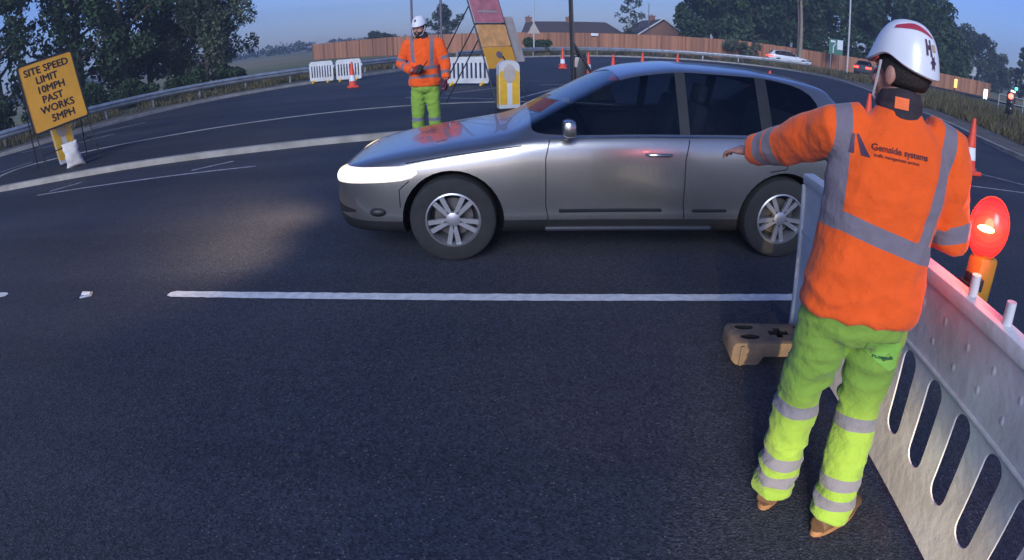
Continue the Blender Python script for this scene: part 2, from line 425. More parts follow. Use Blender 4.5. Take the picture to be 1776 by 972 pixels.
def board_mat():
    m = bpy.data.materials.new('fence_boards'); m.use_nodes = True
    n = m.node_tree; p = n.nodes['Principled BSDF']; N = n.nodes.new; L = n.links.new
    at = N('ShaderNodeAttribute'); at.attribute_name = 'tone'
    rp = N('ShaderNodeValToRGB'); rp.color_ramp.elements[0].color = (0.22, 0.10, 0.055, 1); rp.color_ramp.elements[1].color = (0.48, 0.21, 0.11, 1)
    L(at.outputs['Fac'], rp.inputs[0]); L(rp.outputs[0], p.inputs['Base Color']); p.inputs['Roughness'].default_value = 0.9
    return m
M['boards'] = board_mat()

# ------------------------------------------------------------------ ground, roads
def sheet(name, poly, z, m, kind='structure'):
    mb = MB(); tris = tessellate_polygon([[Vector((p[0], p[1], 0)) for p in poly]])
    mb.add([(p[0], p[1], z) for p in poly], [tuple(t) for t in tris])
    o = mb.build(name, m, smooth=0)
    for pl in o.data.polygons:
        if pl.normal.z < 0: o.data.flip_normals(); break
    return tag(o, kind=kind)

g = MB(); N_ = 60
gx = np.concatenate([np.linspace(-3000, -200, 8), np.linspace(-150, 150, 40), np.linspace(200, 3000, 8)])
gy = np.concatenate([np.linspace(-600, -100, 4), np.linspace(-60, 160, 40), np.linspace(200, 4000, 10)])
gv = []
for y in gy:
    for x in gx:
        d = math.hypot(x, y)
        z = -0.03
        if d > 90: z += 0.004 * (d - 90) * (0.5 + 0.5 * noise.noise(Vector((x / 160, y / 160, 0)))) * math.exp(-d / 900)
        gv.append((x, y, z))
nx = len(gx)
g.add(gv, [(j * nx + i, j * nx + i + 1, (j + 1) * nx + i + 1, (j + 1) * nx + i) for j in range(len(gy) - 1) for i in range(nx - 1)])
tag(g.build('ground', M['field'], fix=False), kind='structure')

EDGE_L = [(-30, 2), (-24, 6.5), (-19.5, 11), (-15.6, 15.2), (-14.1, 19.0), (-12.4, 22.6), (-10.3, 25.3), (-8.2, 27.8), (-6.1, 31.2), (-4.0, 36.5), (-1.75, 42), (0.9, 46), (6, 49), (12, 50)]
EDGE_R = [(18, 49), (22.3, 44), (21.3, 35.7), (18.2, 27), (15.5, 20.8), (14.3, 16.4), (12.8, 13), (12.1, 10.4), (12.0, 6), (12.4, 0), (13, -15)]
EDGE = EDGE_L + EDGE_R
sheet('road', EDGE + [(-30, -15)], 0.0, M['asphalt'])

def off(poly, d):
    out = []
    for i, p in enumerate(poly):
        a = Vector(poly[max(i - 1, 0)]); b = Vector(poly[min(i + 1, len(poly) - 1)])
        t = (b - a).normalized(); nrm = Vector((-t.y, t.x))
        out.append((p[0] + nrm.x * d, p[1] + nrm.y * d))
    return out
def smooth_line(pts, it=2):
    for _ in range(it):
        q = [pts[0]]
        for a, b in zip(pts[:-1], pts[1:]):
            q.append((a[0] * .75 + b[0] * .25, a[1] * .75 + b[1] * .25)); q.append((a[0] * .25 + b[0] * .75, a[1] * .25 + b[1] * .75))
        q.append(pts[-1]); pts = q
    return pts
def strip(name, line, d0, d1, z, m, h=0.0):
    a = off(line, d0); b = off(line, d1); mb = MB(); n = len(a)
    top = [(p[0], p[1], z + h) for p in a] + [(p[0], p[1], z + h) for p in b]
    mb.add(top, [(i, i + 1, n + i + 1, n + i) for i in range(n - 1)])
    if h > 0:
        for l, s in ((a, 0), (b, 1)):
            mb.add([(p[0], p[1], z + h) for p in l] + [(p[0], p[1], z - 0.02) for p in l], [(i, i + 1, n + i + 1, n + i) for i in range(n - 1)])
        for e in (0, -1):
            mb.add([(*a[e], z + h), (*b[e], z + h), (*b[e], z - .02), (*a[e], z - .02)], [(0, 1, 2, 3)])
    return tag(mb.build(name, m, smooth=30), kind='structure')

edge_s = smooth_line(EDGE)
strip('kerb', edge_s, 0.0, 0.15, 0.0, M['kerb'], 0.11)
strip('dusty_verge_ground', edge_s, 0.15, 1.9, 0.06, M['dust'])
strip('verge_ground', edge_s, 1.9, 17.0, 0.055, M['verge'])

strip('far_road', smooth_line([(19.5, 50.6), (25, 54.6), (30, 55.6), (35.5, 52.6), (42, 46.5), (52, 37)]), -2.6, 2.6, 0.07, M['asphalt'])
ISL = smooth_line([(-10.05, 8.62), (-9.2, 8.72), (-7.2, 9.16), (-5.9, 9.40), (-4.4, 9.64), (-3.2, 9.92), (-2.0, 10.14), (0.5, 10.7), (2.6, 11.4), (3.2, 12.4), (2.7, 13.9), (0.5, 14.6), (-3, 14.4), (-7.5, 12.7), (-10.8, 11.3), (-11.6, 10.4), (-11.0, 9.0), (-10.05, 8.62)])
strip('island_kerb', ISL, 0.0, 0.14, 0.0, M['kerb'], 0.105)
sheet('traffic_island_pavement', off(ISL[:-1], 0.14), 0.10, M['asphalt_old'])

def quad_line(p, q, w, z=0.004):
    p = Vector(p); q = Vector(q); t = (q - p).normalized(); n = Vector((-t.y, t.x)) * w / 2
    return [(p + n), (p - n), (q - n), (q + n)], z
def markings(name, segs, m):
    mb = MB()
    for p, q, w in segs:
        p = Vector(p); q = Vector(q); L = (q - p).length; t = (q - p) / L; n = Vector((-t.y, t.x)); k = max(2, int(L / 0.04))
        if L > 4: k = int(L / .05)
        a = []; b = []
        for i in range(k + 1):
            c = p + t * (L * i / k)
            e1 = w / 2 + rng.uniform(-.004, .004); e2 = w / 2 + rng.uniform(-.004, .004)
            if i in (0, k): e1 *= .55; e2 *= .55
            a.append((c.x + n.x * e1, c.y + n.y * e1, 0.004)); b.append((c.x - n.x * e2, c.y - n.y * e2, 0.004))
        nn = len(a); mb.add(a + b, [(i, i + 1, nn + i + 1, nn + i) for i in range(nn - 1)])
    o = mb.build(name, m, smooth=0)
    return tag(o, kind='structure')
markings('centre_line_marking', [((-2.66, 3.76), (2.6, 3.52), 0.105), ((-9.0, 3.86), (-4.63, 3.76), 0.105)], M['paint'])
markings('island_edge_marking', [((-8.05, 7.86), (-3.85, 8.42), 0.07), ((-5.06, 8.50), (-4.5, 8.98), 0.07), ((-7.9, 8.05), (-7.45, 8.5), 0.07)], M['paint_worn'])
markings('lane_line_marking', [((-15.1, 14.4), (-13.7, 15.1), .09), ((-13.6, 15.9), (-11.9, 17.4), .09), ((-12.9, 10.9), (-12.2, 12.0), .09), ((-12.6, 14.4), (-11.7, 15.3), .09),
    ((-1.9, 17.9), (-0.2, 19.6), .1), ((0.15, 15.9), (2.2, 20.8), .12), ((-3.0, 17.3), (-0.3, 16.0), .08), ((1.0, 20.4), (2.3, 20.9), .1)], M['paint_worn'])
markings('right_lane_marking', [((8.35, 8.6), (9.3, 7.8), .06), ((7.3, 7.4), (8.6, 7.25), .06), ((8.3, 8.6), (8.8, 8.9), .06), ((9.3, 7.8), (13, 6.3), .06), ((8.6, 7.25), (12, 7), .06)], M['paint_worn'])

# ------------------------------------------------------------------ guard rails
def guard_rail(name, pts, label, step=3.2):
    line = [Vector((p[0], p[1], 0)) for p in smooth_line(pts, 2)]
    t = thing(name, label, 'crash barrier', (line[0].x, line[0].y, 0))
    base = Vector((line[0].x, line[0].y, 0))
    prof = [(0.0, .40), (.05, .44), (.075, .50), (.01, .56), (.075, .62), (.05, .68), (0.0, .72), (-.02, .72), (-.02, .40)]
    mb = MB(); rs = []
    for i, p in enumerate(line):
        d = (line[min(i + 1, len(line) - 1)] - line[max(i - 1, 0)]).normalized(); n = Vector((d.y, -d.x, 0))
        rs.append([p - base + n * a + Vector((0, 0, z)) for a, z in prof])
    mb.rings(rs, True)
    mb.build('beam', M['galv'], t, smooth=25)
    acc = 0.0; last = line[0]
    for p in line[1:]:
        d = (p - last); L = d.length
        while acc < L:
            q = last + d * (acc / L); dn = d.normalized(); n = Vector((dn.y, -dn.x, 0))
            pb = MB(); c = q - base - n * 0.09
            rot = Matrix.Rotation(math.atan2(dn.y, dn.x), 3, 'Z')
            pb.box(c + Vector((0, 0, .33)), (.10, .012, .74), rot); pb.box(c + Vector((0, 0.0, .33)) + n * .05, (.012, .10, .74), rot)
            pb.build('post', M['galv'], t, smooth=0)
            acc += step
        acc -= L; last = p
    return t
guard_rail('crash_barrier', [(-26, 7.5), (-21.2, 12), (-17.6, 16.2), (-16.4, 20.3), (-14.7, 23.8), (-12.4, 26.7), (-10.1, 29.0), (-7.8, 32.0), (-5.8, 35.6), (-3.8, 39.8)], 'galvanised crash barrier curving along the left verge below the tall trees', 2.4)
guard_rail('crash_barrier', [(-3.4, 40.6), (-1.0, 45.2), (2.5, 49.2), (7, 51.6), (12.5, 52.6), (19, 51.8), (26, 49)], 'galvanised crash barrier running in front of the brown wooden fence', 3.2)

# ------------------------------------------------------------------ wooden fence
def fence(pts, label):
    t = thing('wooden_fence', label, 'fence', (pts[0][0], pts[0][1], 0)); base = Vector((pts[0][0], pts[0][1], 0))
    mb = MB(); tone = []; posts = []
    for a, b in zip(pts[:-1], pts[1:]):
        A = Vector((a[0], a[1], 0)); B = Vector((b[0], b[1], 0)); L = (B - A).length; d = (B - A) / L; n = Vector((d.y, -d.x, 0))
        k = int(L / 0.16); rot = Matrix.Rotation(math.atan2(d.y, d.x), 3, 'Z')
        pan = 0
        for i in range(k):
            p = A + d * (L * (i + .5) / k) - base; h = a[2] + (b[2] - a[2]) * i / k
            if i % 16 == 0: posts.append((p + n * .06, rot, h)); pan = rng.uniform(-.2, .2)
            nv = len(mb.v)
            mb.box(p + Vector((0, 0, h / 2)) + n * rng.uniform(0, .012), (.165, .02, h + rng.uniform(-.015, .015)), rot)
            tone += [min(1, max(0, .5 + pan + rng.uniform(-.35, .35)))] * (len(mb.v) - nv)
    o = mb.build('board_panel', M['boards'], t, smooth=0, fix=False); fattr(o.data, 'tone', tone)
    pb = MB(); tn = []
    for p, rot, h in posts[:60]:
        pb = MB(); pb.box(p + Vector((0, 0, h / 2)), (.12, .1, h + .06), rot, .01); pb.build('post', M['wood'], t, smooth=0)
fence([(-25, 76, 2.0), (-12.5, 65.5, 2.05), (-3, 63.5, 2.05), (4, 62.5, 2.0), (13, 62, 2.0), (24, 61.5, 2.05), (33, 59, 1.75), (42, 55, 1.55), (50, 50, 1.5)], 'long brown close boarded wooden fence across the far side of the junction')
sb = MB(); sb.box((0, 0, 0), (.75, .03, .28), None, .01); o = sb.build('notice_board', M['sign_white']); o.location = (8.75, 62.05, 1.83)
tag(o, 'small white rectangular notice fixed on the brown wooden fence', 'notice')

# ------------------------------------------------------------------ vegetation
def leaf_cloud(centres, radii, n, size, flat=0.8):
    centres = np.asarray(centres); radii = np.asarray(radii)
    w = radii ** 2.2; w = w / w.sum()
    idx = nrng.choice(len(centres), n, p=w)
    d = nrng.normal(size=(n, 3)); d /= np.linalg.norm(d, axis=1)[:, None]
    rr = nrng.uniform(0.25, 1.0, n) ** 0.6
    p = centres[idx] + d * (radii[idx] * rr)[:, None] * np.array([1, 1, flat])
    a = nrng.normal(size=(n, 3)); a /= np.linalg.norm(a, axis=1)[:, None]
    b = np.cross(a, nrng.normal(size=(n, 3))); b /= np.linalg.norm(b, axis=1)[:, None]
    s = size * nrng.uniform(0.5, 1.3, n)[:, None]
    v = np.stack([p - a * s, p + b * s * .55, p + a * s, p - b * s * .55], 1).reshape(-1, 3)
    f = np.arange(n * 4).reshape(-1, 4)
    ct = nrng.uniform(0, 1, len(centres))
    tone = np.clip(0.55 * ct[idx] + 0.45 * nrng.uniform(0, 1, n), 0, 1)
    return v, f, np.repeat(tone, 4)
def leaf_object(name, v, f, tone, m, parent=None):
    me = bpy.data.meshes.new(name)
    me.vertices.add(len(v)); me.vertices.foreach_set('co', v.ravel().astype(np.float32))
    k = f.shape[1]
    me.loops.add(f.size); me.loops.foreach_set('vertex_index', f.ravel().astype(np.int32))
    me.polygons.add(len(f)); me.polygons.foreach_set('loop_start', np.arange(0, f.size, k, dtype=np.int32)); me.update(calc_edges=True)
    fattr(me, 'tone', tone); me.materials.append(m)
    o = bpy.data.objects.new(name, me); col.objects.link(o)
    if parent: o.parent = parent
    return o
def tree(name, label, loc, h, crown_w, nleaf, leaf, m, group=None, trunk_r=.18, base=.25, limbs=9, clump=.8, lean=0.0, cat='tree', shape=1.0, bark=None, flat=.9):
    t = thing(name, label, cat, (loc[0], loc[1], 0.0), rng.uniform(0, 6.28), group)
    mb = MB(); cs = []; rs = []
    tp = [Vector((lean * (i / 6) ** 1.5 * h * .2 + rng.uniform(-.05, .05) * i * .4, rng.uniform(-.05, .05) * i * .4, h * .92 * i / 6 - .1)) for i in range(7)]
    mb.tube(tp, [trunk_r * (1 - .13 * i) for i in range(7)], 8)
    if bark: mb.tube([p_ + Vector((.35 + .12 * k_, .1, 0)) for k_, p_ in enumerate(tp)], [trunk_r * .8 * (1 - .13 * i) for i in range(7)], 8)
    for i in range(limbs):
        u = base + (1 - base) * (i + .5) / limbs
        k = min(int(u * 6), 5); p0 = tp[k].lerp(tp[k + 1], u * 6 - k)
        az = i * 2.4 + rng.uniform(-.5, .5)
        prof = math.sin(math.pi * min(1, (u - base) / (1 - base) * .85 + .18)) ** shape
        ln = crown_w * .5 * (0.45 + .65 * prof) * rng.uniform(.75, 1.15)
        d = Vector((math.cos(az), math.sin(az), rng.uniform(.25, .8)))
        p1 = p0 + d * ln * .5; p2 = p0 + Vector((d.x * ln, d.y * ln, d.z * ln * .9 + .1))
        r = trunk_r * (.45 - .3 * u)
        mb.tube([p0, p1, p2], [r + .02, r * .6 + .014, .012], 5)
        for q in range(3):
            s = p0.lerp(p2, .45 + .27 * q) + Vector((rng.uniform(-.5, .5), rng.uniform(-.5, .5), rng.uniform(-.3, .5))) * clump
            mb.tube([p0.lerp(p2, .3 + .2 * q), s], [.03, .01], 4)
            cs.append(tuple(s)); rs.append(clump * rng.uniform(.5, 1.1))
    cs.append(tuple(tp[6])); rs.append(clump * .8)
    mb.build('trunk', bark or M['bark'], t, smooth=60)
    v, f, tone = leaf_cloud(cs, rs, nleaf, leaf, flat)
    leaf_object('crown', v, f, tone, m, t)
    return t
GL = 'tall trees behind the left crash barrier'
tree('tree', 'dark ragged tree at the far left edge behind the yellow speed sign', (-24.0, 22.0), 11.5, 4.6, 9000, .15, M['leaf_dark'], GL, .22, .06, 24, .85, flat=1.1)
tree('tree', 'dark tall tree whose bare trunk rises above the yellow speed sign', (-21.0, 25.2), 11.5, 4.4, 10500, .15, M['leaf_dark'], GL, .24, .10, 24, .85, flat=1.1)
tree('tree', 'dark tall tree between the bare trunk and the paler feathery tree', (-19.2, 26.6), 11, 4.4, 10500, .14, M['leaf_dark'], GL, .2, .10, 24, .8, flat=1.1)
tree('tree', 'dark slender tree half hidden among the dark trees left of the feathery tree', (-20.5, 31.0), 11.0, 4.4, 8000, .15, M['leaf_dark'], GL, .2, .05, 22, .8, flat=1.1)
tree('tree', 'paler grey green feathery tree with many thin stems behind the crash barrier', (-16.6, 31.0), 8.5, 5.6, 30000, .10, M['leaf_mid'], GL, .12, .02, 34, .75, shape=.5, flat=1.2)
tree('tree', 'smaller feathery grey green tree tucked beside the dark trees', (-19.0, 32.5), 8.5, 4.2, 11000, .11, M['leaf_mid'], GL, .11, .02, 26, .75, shape=.5, flat=1.2)
def shrub(label, loc, w, h, n, leaf, m, group=None, cat='shrub', name='shrub'):
    t = thing(name, label, cat, (loc[0], loc[1], 0), 0, group)
    cs = []; rs = []
    mb = MB()
    for i in range(9):
        a = rng.uniform(0, 6.28); r = w * .36 * math.sqrt(rng.random())
        c = Vector((math.cos(a) * r, math.sin(a) * r, h * rng.uniform(.25, .72)))
        cs.append(tuple(c)); rs.append(min(w, h) * rng.uniform(.2, .36))
        mb.tube([(0, 0, -.05), (c.x * .5, c.y * .5, c.z * .5), c], [.03, .02, .008], 4)
    mb.build('stem', M['bark'], t, smooth=60)
    v, f, tone = leaf_cloud(cs, rs, n, leaf)
    v[:, 2] = np.maximum(v[:, 2], 0.02)
    leaf_object('foliage', v, f, tone, m, t)
    return t
GS = 'bushes under the left trees'
for i, (x, y, w, h, lb) in enumerate([(-22.0, 19.0, 3.4, 2.0, 'low dark bush behind the crash barrier left of the speed sign'), (-20.6, 21.6, 3.2, 1.9, 'dark bush under the trees just right of the speed sign'),
        (-19.3, 24.0, 3.2, 2.1, 'rounded dark bush at the foot of the bare trunk'), (-17.6, 25.6, 2.8, 1.5, 'small bush behind the crash barrier beneath the dark trees'),
        (-16.4, 28.0, 3.0, 1.9, 'bush at the foot of the feathery tree'), (-14.9, 30.2, 2.8, 1.3, 'low green bush at the right foot of the feathery tree')]):
    shrub(lb, (x, y), w, h, 3200, .09, M['leaf_dark'], GS)
GR = 'dense trees behind the wooden fence'
spots = [(23.5, 70, 11.5, 7.5, 'leftmost dense tree of the dark wood behind the fence, above the second bungalow'), (28.5, 69, 14, 8.5, 'dense tree of the dark wood behind the two forked trunks, left side'),
    (34, 70, 15, 9, 'broad dense tree of the dark wood right of the forked trunks'), (40, 67, 15, 9, 'dense tree of the dark wood behind the green direction sign'),
    (45.5, 63, 14.5, 8.5, 'dense tree of the dark wood behind the tall pale lamp column'), (47.8, 60, 11.5, 6.0, 'dense tree of the dark wood behind the white hard hat'), (31, 76, 15, 9, 'tall tree deep in the dark wood, mostly hidden by nearer crowns'),
    (51.5, 60, 6.0, 4.5, 'lower dense tree ending the dark wood right of the hard hat'), (38, 76, 16, 9, 'tall tree deep in the dark wood behind the sign and lamp column')]
for (x, y, h, w, lb) in spots:
    tree('tree', lb, (x, y), h, w, 15000, .30, M['leaf_dark'], GR, .3, .02, 24, 1.5, flat=1.0)
tree('tree', 'pair of pale bare forked trunks standing in front of the dark wood', (29.4, 57.3), 11, 3.0, 900, .2, M['leaf_dark'], None, .26, .55, 5, .7, lean=.12, bark=mat('pale_bark', (0.26, 0.20, 0.14), 0.9, 0.25, 4, 0.5, 12))
tree('tree', 'thin sparse young tree between the two bungalows', (16.4, 82), 7.6, 3.2, 900, .2, M['leaf_far'], None, .08, .2, 10, .6)
tree('tree', 'small hazy round tree behind the slanted roadworks boards', (-9.3, 90), 6.4, 4.0, 3500, .2, M['leaf_far'], None, .12, .15, 9, .9)
shrub('low hazy bush on the horizon left of the far worker', (-17.2, 86), 7.0, 3.9, 3500, .2, M['leaf_far'])
shrub('dark green bush in front of the fence beside the thin pale post', (2.3, 50.4), 3.0, 1.6, 3500, .10, M['leaf_dark'])
shrub('pale dusty shrub against the fence below the dark wood', (24.0, 60.2), 4.5, 2.4, 2500, .14, M['leaf_mid'])
tree('tree', 'hazy rounded tree in the distance right of the hard hat', (77, 83), 9.5, 9.5, 5000, .34, M['leaf_far'], None, .3, .04, 11, 1.7)
tree('tree', 'hazy smaller tree beside the distant rounded tree', (84, 82), 6.5, 7, 3500, .3, M['leaf_far'], None, .25, .04, 10, 1.3)
tree('poplar_tree', 'narrow pointed poplar on the right skyline', (79, 71.5), 8.6, 2.0, 3500, .22, M['leaf_far'], None, .15, .03, 16, .55)
tree('tree', 'dark tree at the right edge beside the traffic signal', (75, 62), 6.2, 6.5, 4000, .26, M['leaf_dark'], None, .25, .05, 10, 1.2)
# far hedgerow
hc = []; hr = []
for i in range(170):
    u = i / 169; x = -185 + 165 * u; y = 150 + 70 * u + rng.uniform(-6, 6)
    hc.append((x, y, rng.uniform(.6, 2.6))); hr.append(rng.uniform(1.2, 2.6))
for i in range(120):
    x = 60 + i * 1.1; hc.append((x, 150 - i * .35 + rng.uniform(-4, 4), rng.uniform(.4, 2.0))); hr.append(rng.uniform(1.0, 2.2))
v, f, tone = leaf_cloud(hc, hr, 14000, .55)
tag(leaf_object('hedgerow', v, f, tone, M['leaf_far']), 'hazy hedgerow along the far edge of the fields', 'hedgerow', kind='stuff')

# verge grass blades
def in_poly(x, y, poly):
    c = False; j = len(poly) - 1
    for i in range(len(poly)):
        xi, yi = poly[i]; xj, yj = poly[j]
        if (yi > y) != (yj > y) and x < (xj - xi) * (y - yi) / (yj - yi) + xi: c = not c
        j = i
    return c
road_poly = EDGE + [(-30, -15)]
outer = off(edge_s, 12.0); inner = off(edge_s, 1.2)
gv = []; gt = []
cum = np.concatenate([[0], np.cumsum([math.hypot(b[0] - a[0], b[1] - a[1]) for a, b in zip(edge_s[:-1], edge_s[1:])])])
edge_a = np.array(edge_s); out_a = np.array(off(edge_s, 1.0)) - edge_a
cnt = 0
while cnt < 42000:
    s = nrng.uniform(0, cum[-1]); k = np.searchsorted(cum, s) - 1; k = max(0, min(k, len(edge_s) - 2))
    u = (s - cum[k]) / (cum[k + 1] - cum[k]); e = edge_a[k] * (1 - u) + edge_a[k + 1] * u; n = out_a[k]
    d = 0.9 + 11 * nrng.random() ** 1.4; p = e + n * d
    dist = math.hypot(p[0], p[1])
    if p[1] < -1: continue
    cl = noise.noise(Vector((p[0] * .55, p[1] * .55, 3)))
    if cl < -0.12 + 0.5 * (d < 1.8): continue
    cnt += 1
    h = nrng.uniform(.10, .34) * (1 + .8 * max(0, cl)) * (1.25 if p[0] > 8 else 1); w = .006 + .0009 * dist
    a = nrng.uniform(0, 6.28); lx, ly = nrng.normal(0, .35, 2) * h
    dx, dy = math.cos(a) * w, math.sin(a) * w
    gv += [(p[0] - dx, p[1] - dy, .05), (p[0] + dx, p[1] + dy, .05), (p[0] + lx, p[1] + ly, .05 + h)]
    tn = min(1, max(0, .45 + .6 * cl + nrng.uniform(-.3, .3))); gt += [tn] * 3
tag(leaf_object('grass', np.array(gv), np.arange(len(gv)).reshape(-1, 3), np.array(gt), M['grass']), 'rough dry grass and weeds on the verges', 'grass', kind='stuff')

# ------------------------------------------------------------------ bungalows
def bungalow(name, label, x0, x1, y0, y1, eave, ridge, hip_r, hip_l, chims, wall_m, gable_front=False):
    t = thing(name, label, 'house', (x0, y0, 0))
    W, Dp = x1 - x0, y1 - y0
    w = MB(); w.box((W / 2, Dp / 2, eave / 2), (W, Dp, eave)); 
    w.build('wall', wall_m, t, smooth=0)
    r = MB(); o_ = .35
    A = [(-o_, -o_, eave - .08), (W + o_, -o_, eave - .08), (W + o_, Dp + o_, eave - .08), (-o_, Dp + o_, eave - .08)]
    if gable_front:
        rid = [(W / 2, -o_, ridge), (W / 2, Dp + o_, ridge)]
        r.add(A + rid, [(0, 4, 5, 3), (1, 2, 5, 4), (2, 3, 5), (0, 1, 2, 3)])
        gb = MB(); gb.add([(0, 0.02, eave), (W, 0.02, eave), (W / 2, 0.02, ridge - .12), (0, .2, eave), (W, .2, eave), (W / 2, .2, ridge - .12)], [(0, 1, 2), (5, 4, 3), (0, 2, 5, 3), (2, 1, 4, 5)])
        gb.build('gable', wall_m, t, smooth=0)
        bb = MB()
        for sx in (0, 1):
            bb.tube([(-o_ if sx == 0 else W + o_, -o_ - .03, eave - .06), (W / 2, -o_ - .03, ridge + .02)], .11, 4)
        bb.build('bargeboard', M['render'], t, smooth=0)
    else:
        rid = [(hip_l, Dp / 2, ridge), (W - hip_r, Dp / 2, ridge)]
        r.add(A + rid, [(0, 1, 5, 4), (2, 3, 4, 5), (3, 0, 4), (1, 2, 5), (0, 3, 2, 1)])
    ro = r.build('roof', M['roof'], t, smooth=0)
    for cx in chims:
        c = MB(); c.box((cx, Dp / 2, ridge - .1), (.9, .7, 1.3)); c.box((cx, Dp / 2, ridge + .58), (1.05, .85, .14)); c.tube([(cx, Dp / 2, ridge + .6), (cx, Dp / 2, ridge + .85)], .13, 8)
        c.build('chimney', M['brick'], ro, smooth=0)
    for wx in (W * .25, W * .7):
        f = MB(); f.box((wx, -.02, 1.35), (1.5, .08, 1.1)); wo = f.build('window', M['render'], t, smooth=0)
        g_ = MB(); g_.box((wx, -.07, 1.35), (1.3, .03, .9)); g_.build('pane', M['cardark'], wo, smooth=0)
    return t
bungalow('bungalow', 'long low bungalow with brown roof and two chimneys behind the fence', 2.3, 15.6, 84, 92, 2.2, 3.75, 1.6, .2, (.6, 6.4), M['brick'])
bungalow('bungalow', 'second brick bungalow with white edged gable below the dark wood', 18.0, 25.0, 84, 98, 2.0, 4.5, 0, 0, (3.5,), M['brick'], True)
lp = MB(); lp.tube([(0, 0, 0), (0, 0, 6.5)], [.06, .05], 8)
t = thing('telegraph_pole', 'thin faint post on the skyline above the second bungalow', 'pole', (19.2, 83, 0)); lp.build('post', M['post_mauve'], t)

# ------------------------------------------------------------------ posts, columns, far signs
def post_thing(name, label, cat, loc, h, r, m, parts=None, rt=None):
    t = thing(name, label, cat, loc)
    p = MB(); p.tube([(0, 0, -.05), (0, 0, h)], [r, rt or r], 10); p.build('post', m, t)
    return t
post_thing('sign_post', 'left one of two mauve posts rising behind the far worker', 'post', (-3.92, 25.0, 0), 5.5, .05, M['post_mauve'])
post_thing('sign_post', 'right one of two mauve posts rising behind the far worker', 'post', (-2.72, 25.0, 0), 5.5, .05, M['post_mauve'])
t = post_thing('sign_post', 'thin pale post with a triangular sign in front of the long bungalow', 'sign', (2.03, 49.0, 0), 7.5, .06, M['post'])
s = MB(); s.prism([(-.5, 0), (.5, 0), (.06, .85), (-.06, .85)], [], Matrix.Translation((0, -.08, 1.85)) @ Matrix.Rotation(R(90), 4, 'X'), .02)
s.build('sign_face', M['sign_back'], t, smooth=0)
t = post_thing('lamp_column', 'tall pale lamp column standing before the dark wood', 'lamp post', (32.6, 53.0, 0), 11, .10, M['post'], rt=.08)
a = MB(); a.tube([(0, 0, 10.9), (-.3, -.2, 11.2), (-1.3, -.8, 11.3)], .05, 8); a.box((-1.5, -.9, 11.3), (.6, .25, .12), None, .03); a.build('lantern', M['post'], t)
t = thing('direction_sign', 'green direction sign with a white patch on two short legs by the dark wood', 'sign', (33.2, 56.5, 0), R(-20))
for sx in (-.5, .5):
    p = MB(); p.tube([(sx, 0, 0), (sx, 0, 3.1)], .05, 8); p.build('leg', M['galv'], t)
s = MB(); s.box((0, -.07, 2.5), (1.5, .03, 1.6), None, .01); s.build('sign_face', M['sign_green'], t, smooth=0)
s = MB(); s.box((.42, -.095, 2.75), (.6, .02, 1.0), None, .005); s.box((-.35, -.095, 3.05), (.5, .02, .2), None, .005); s.tube([(-.3, -.095, 1.85), (-.3, -.095, 2.5), (-.05, -.095, 2.85)], .06, 6); s.build('symbol', M['sign_white'], t, smooth=0)
t = thing('road_sign', 'grey backed sign on two posts in front of the distant rounded tree', 'sign', (57, 61.5, 0), R(-42))
for sx in (-.7, .7):
    p = MB(); p.tube([(sx, 0, 0), (sx, 0, 2.9)], .07, 8); p.build('leg', M['galv'], t)
s = MB(); s.box((0, -.1, 2.55), (2.1, .05, 1.2), None, .01); s.build('sign_face', M['galv'], t, smooth=0)
t = post_thing('marker_post', 'small amber lit marker on the verge right of the hard hat', 'marker', (41.5, 46.5, 0), .5, .06, M['post_dark'])
s = MB(); s.box((0, -.04, .85), (.32, .1, .85), Matrix.Rotation(R(-42), 3, 'Z'), .05); s.build('lamp_face', M['lit_amber'], t)
t = post_thing('lit_bollard', 'small bright white lit bollard on the far right verge', 'bollard', (37.5, 38.0, 0), .3, .08, M['post_dark'])
s = MB(); s.box((0, 0, .62), (.34, .12, .8), Matrix.Rotation(R(-44), 3, 'Z'), .06); s.build('lamp_face', M['lit_white'], t)
t = post_thing('lit_bollard', 'tiny white lit bollard below the narrow poplar', 'bollard', (55, 51.0, 0), .9, .06, M['post_dark'])
s = MB(); s.box((0, 0, 1.15), (.6, .12, .32), Matrix.Rotation(R(-46), 3, 'Z'), .05); s.build('lamp_face', M['lit_white'], t)
def signal(label, loc, lit, k, h=2.3):
    t = thing('traffic_signal', label, 'traffic light', loc, R(-48))
    p = MB(); p.tube([(0, .12, 0), (0, .12, h)], .06, 8); p.build('post', M['post_dark'], t)
    b = MB(); b.box((0, 0, h), (.38, .24, 1.0), None, .04); b.build('signal_head', M['cardark'], t)
    for i in range(3):
        l = MB(); l.lathe([(.13, 0), (.13, .02), (.09, .05), (.02, .06)], 14, Matrix.Translation((0, -.12, h + .3 - .3 * i)) @ Matrix.Rotation(R(90), 4, 'X')); l.build('lens', lit if i == k else M['glassy'], t)
M['darkdisc'] = mat('worn_brake_disc', (0.12, 0.11, 0.11), 0.5, 0.2, 9, metal=0.7)
M['glassy'] = mat('unlit_lens', (0.03, 0.03, 0.03), 0.2, 0.1, 20)
signal('traffic signal showing red at the right edge of the view', (22.3, 20.8, 0), M['lit_red'], 0, .95)
signal('traffic signal showing green above the red one at the right edge', (37.0, 34.0, 0), M['lit_green'], 2, 1.9)
# pedestrian rail posts on the right verge
t = thing('pedestrian_railing', 'faint grey pedestrian railing on the far right verge', 'railing', (32, 31, 0), R(-42))
for i in range(9):
    p = MB(); p.tube([(i * .9, 0, 0), (i * .9, 0, 1.05)], .035, 6); p.build('post', M['galv'], t)
for z in (.55, 1.03):
    p = MB(); p.tube([(0, 0, z), (7.2, 0, z)], .03, 6); p.build('rail', M['galv'], t)

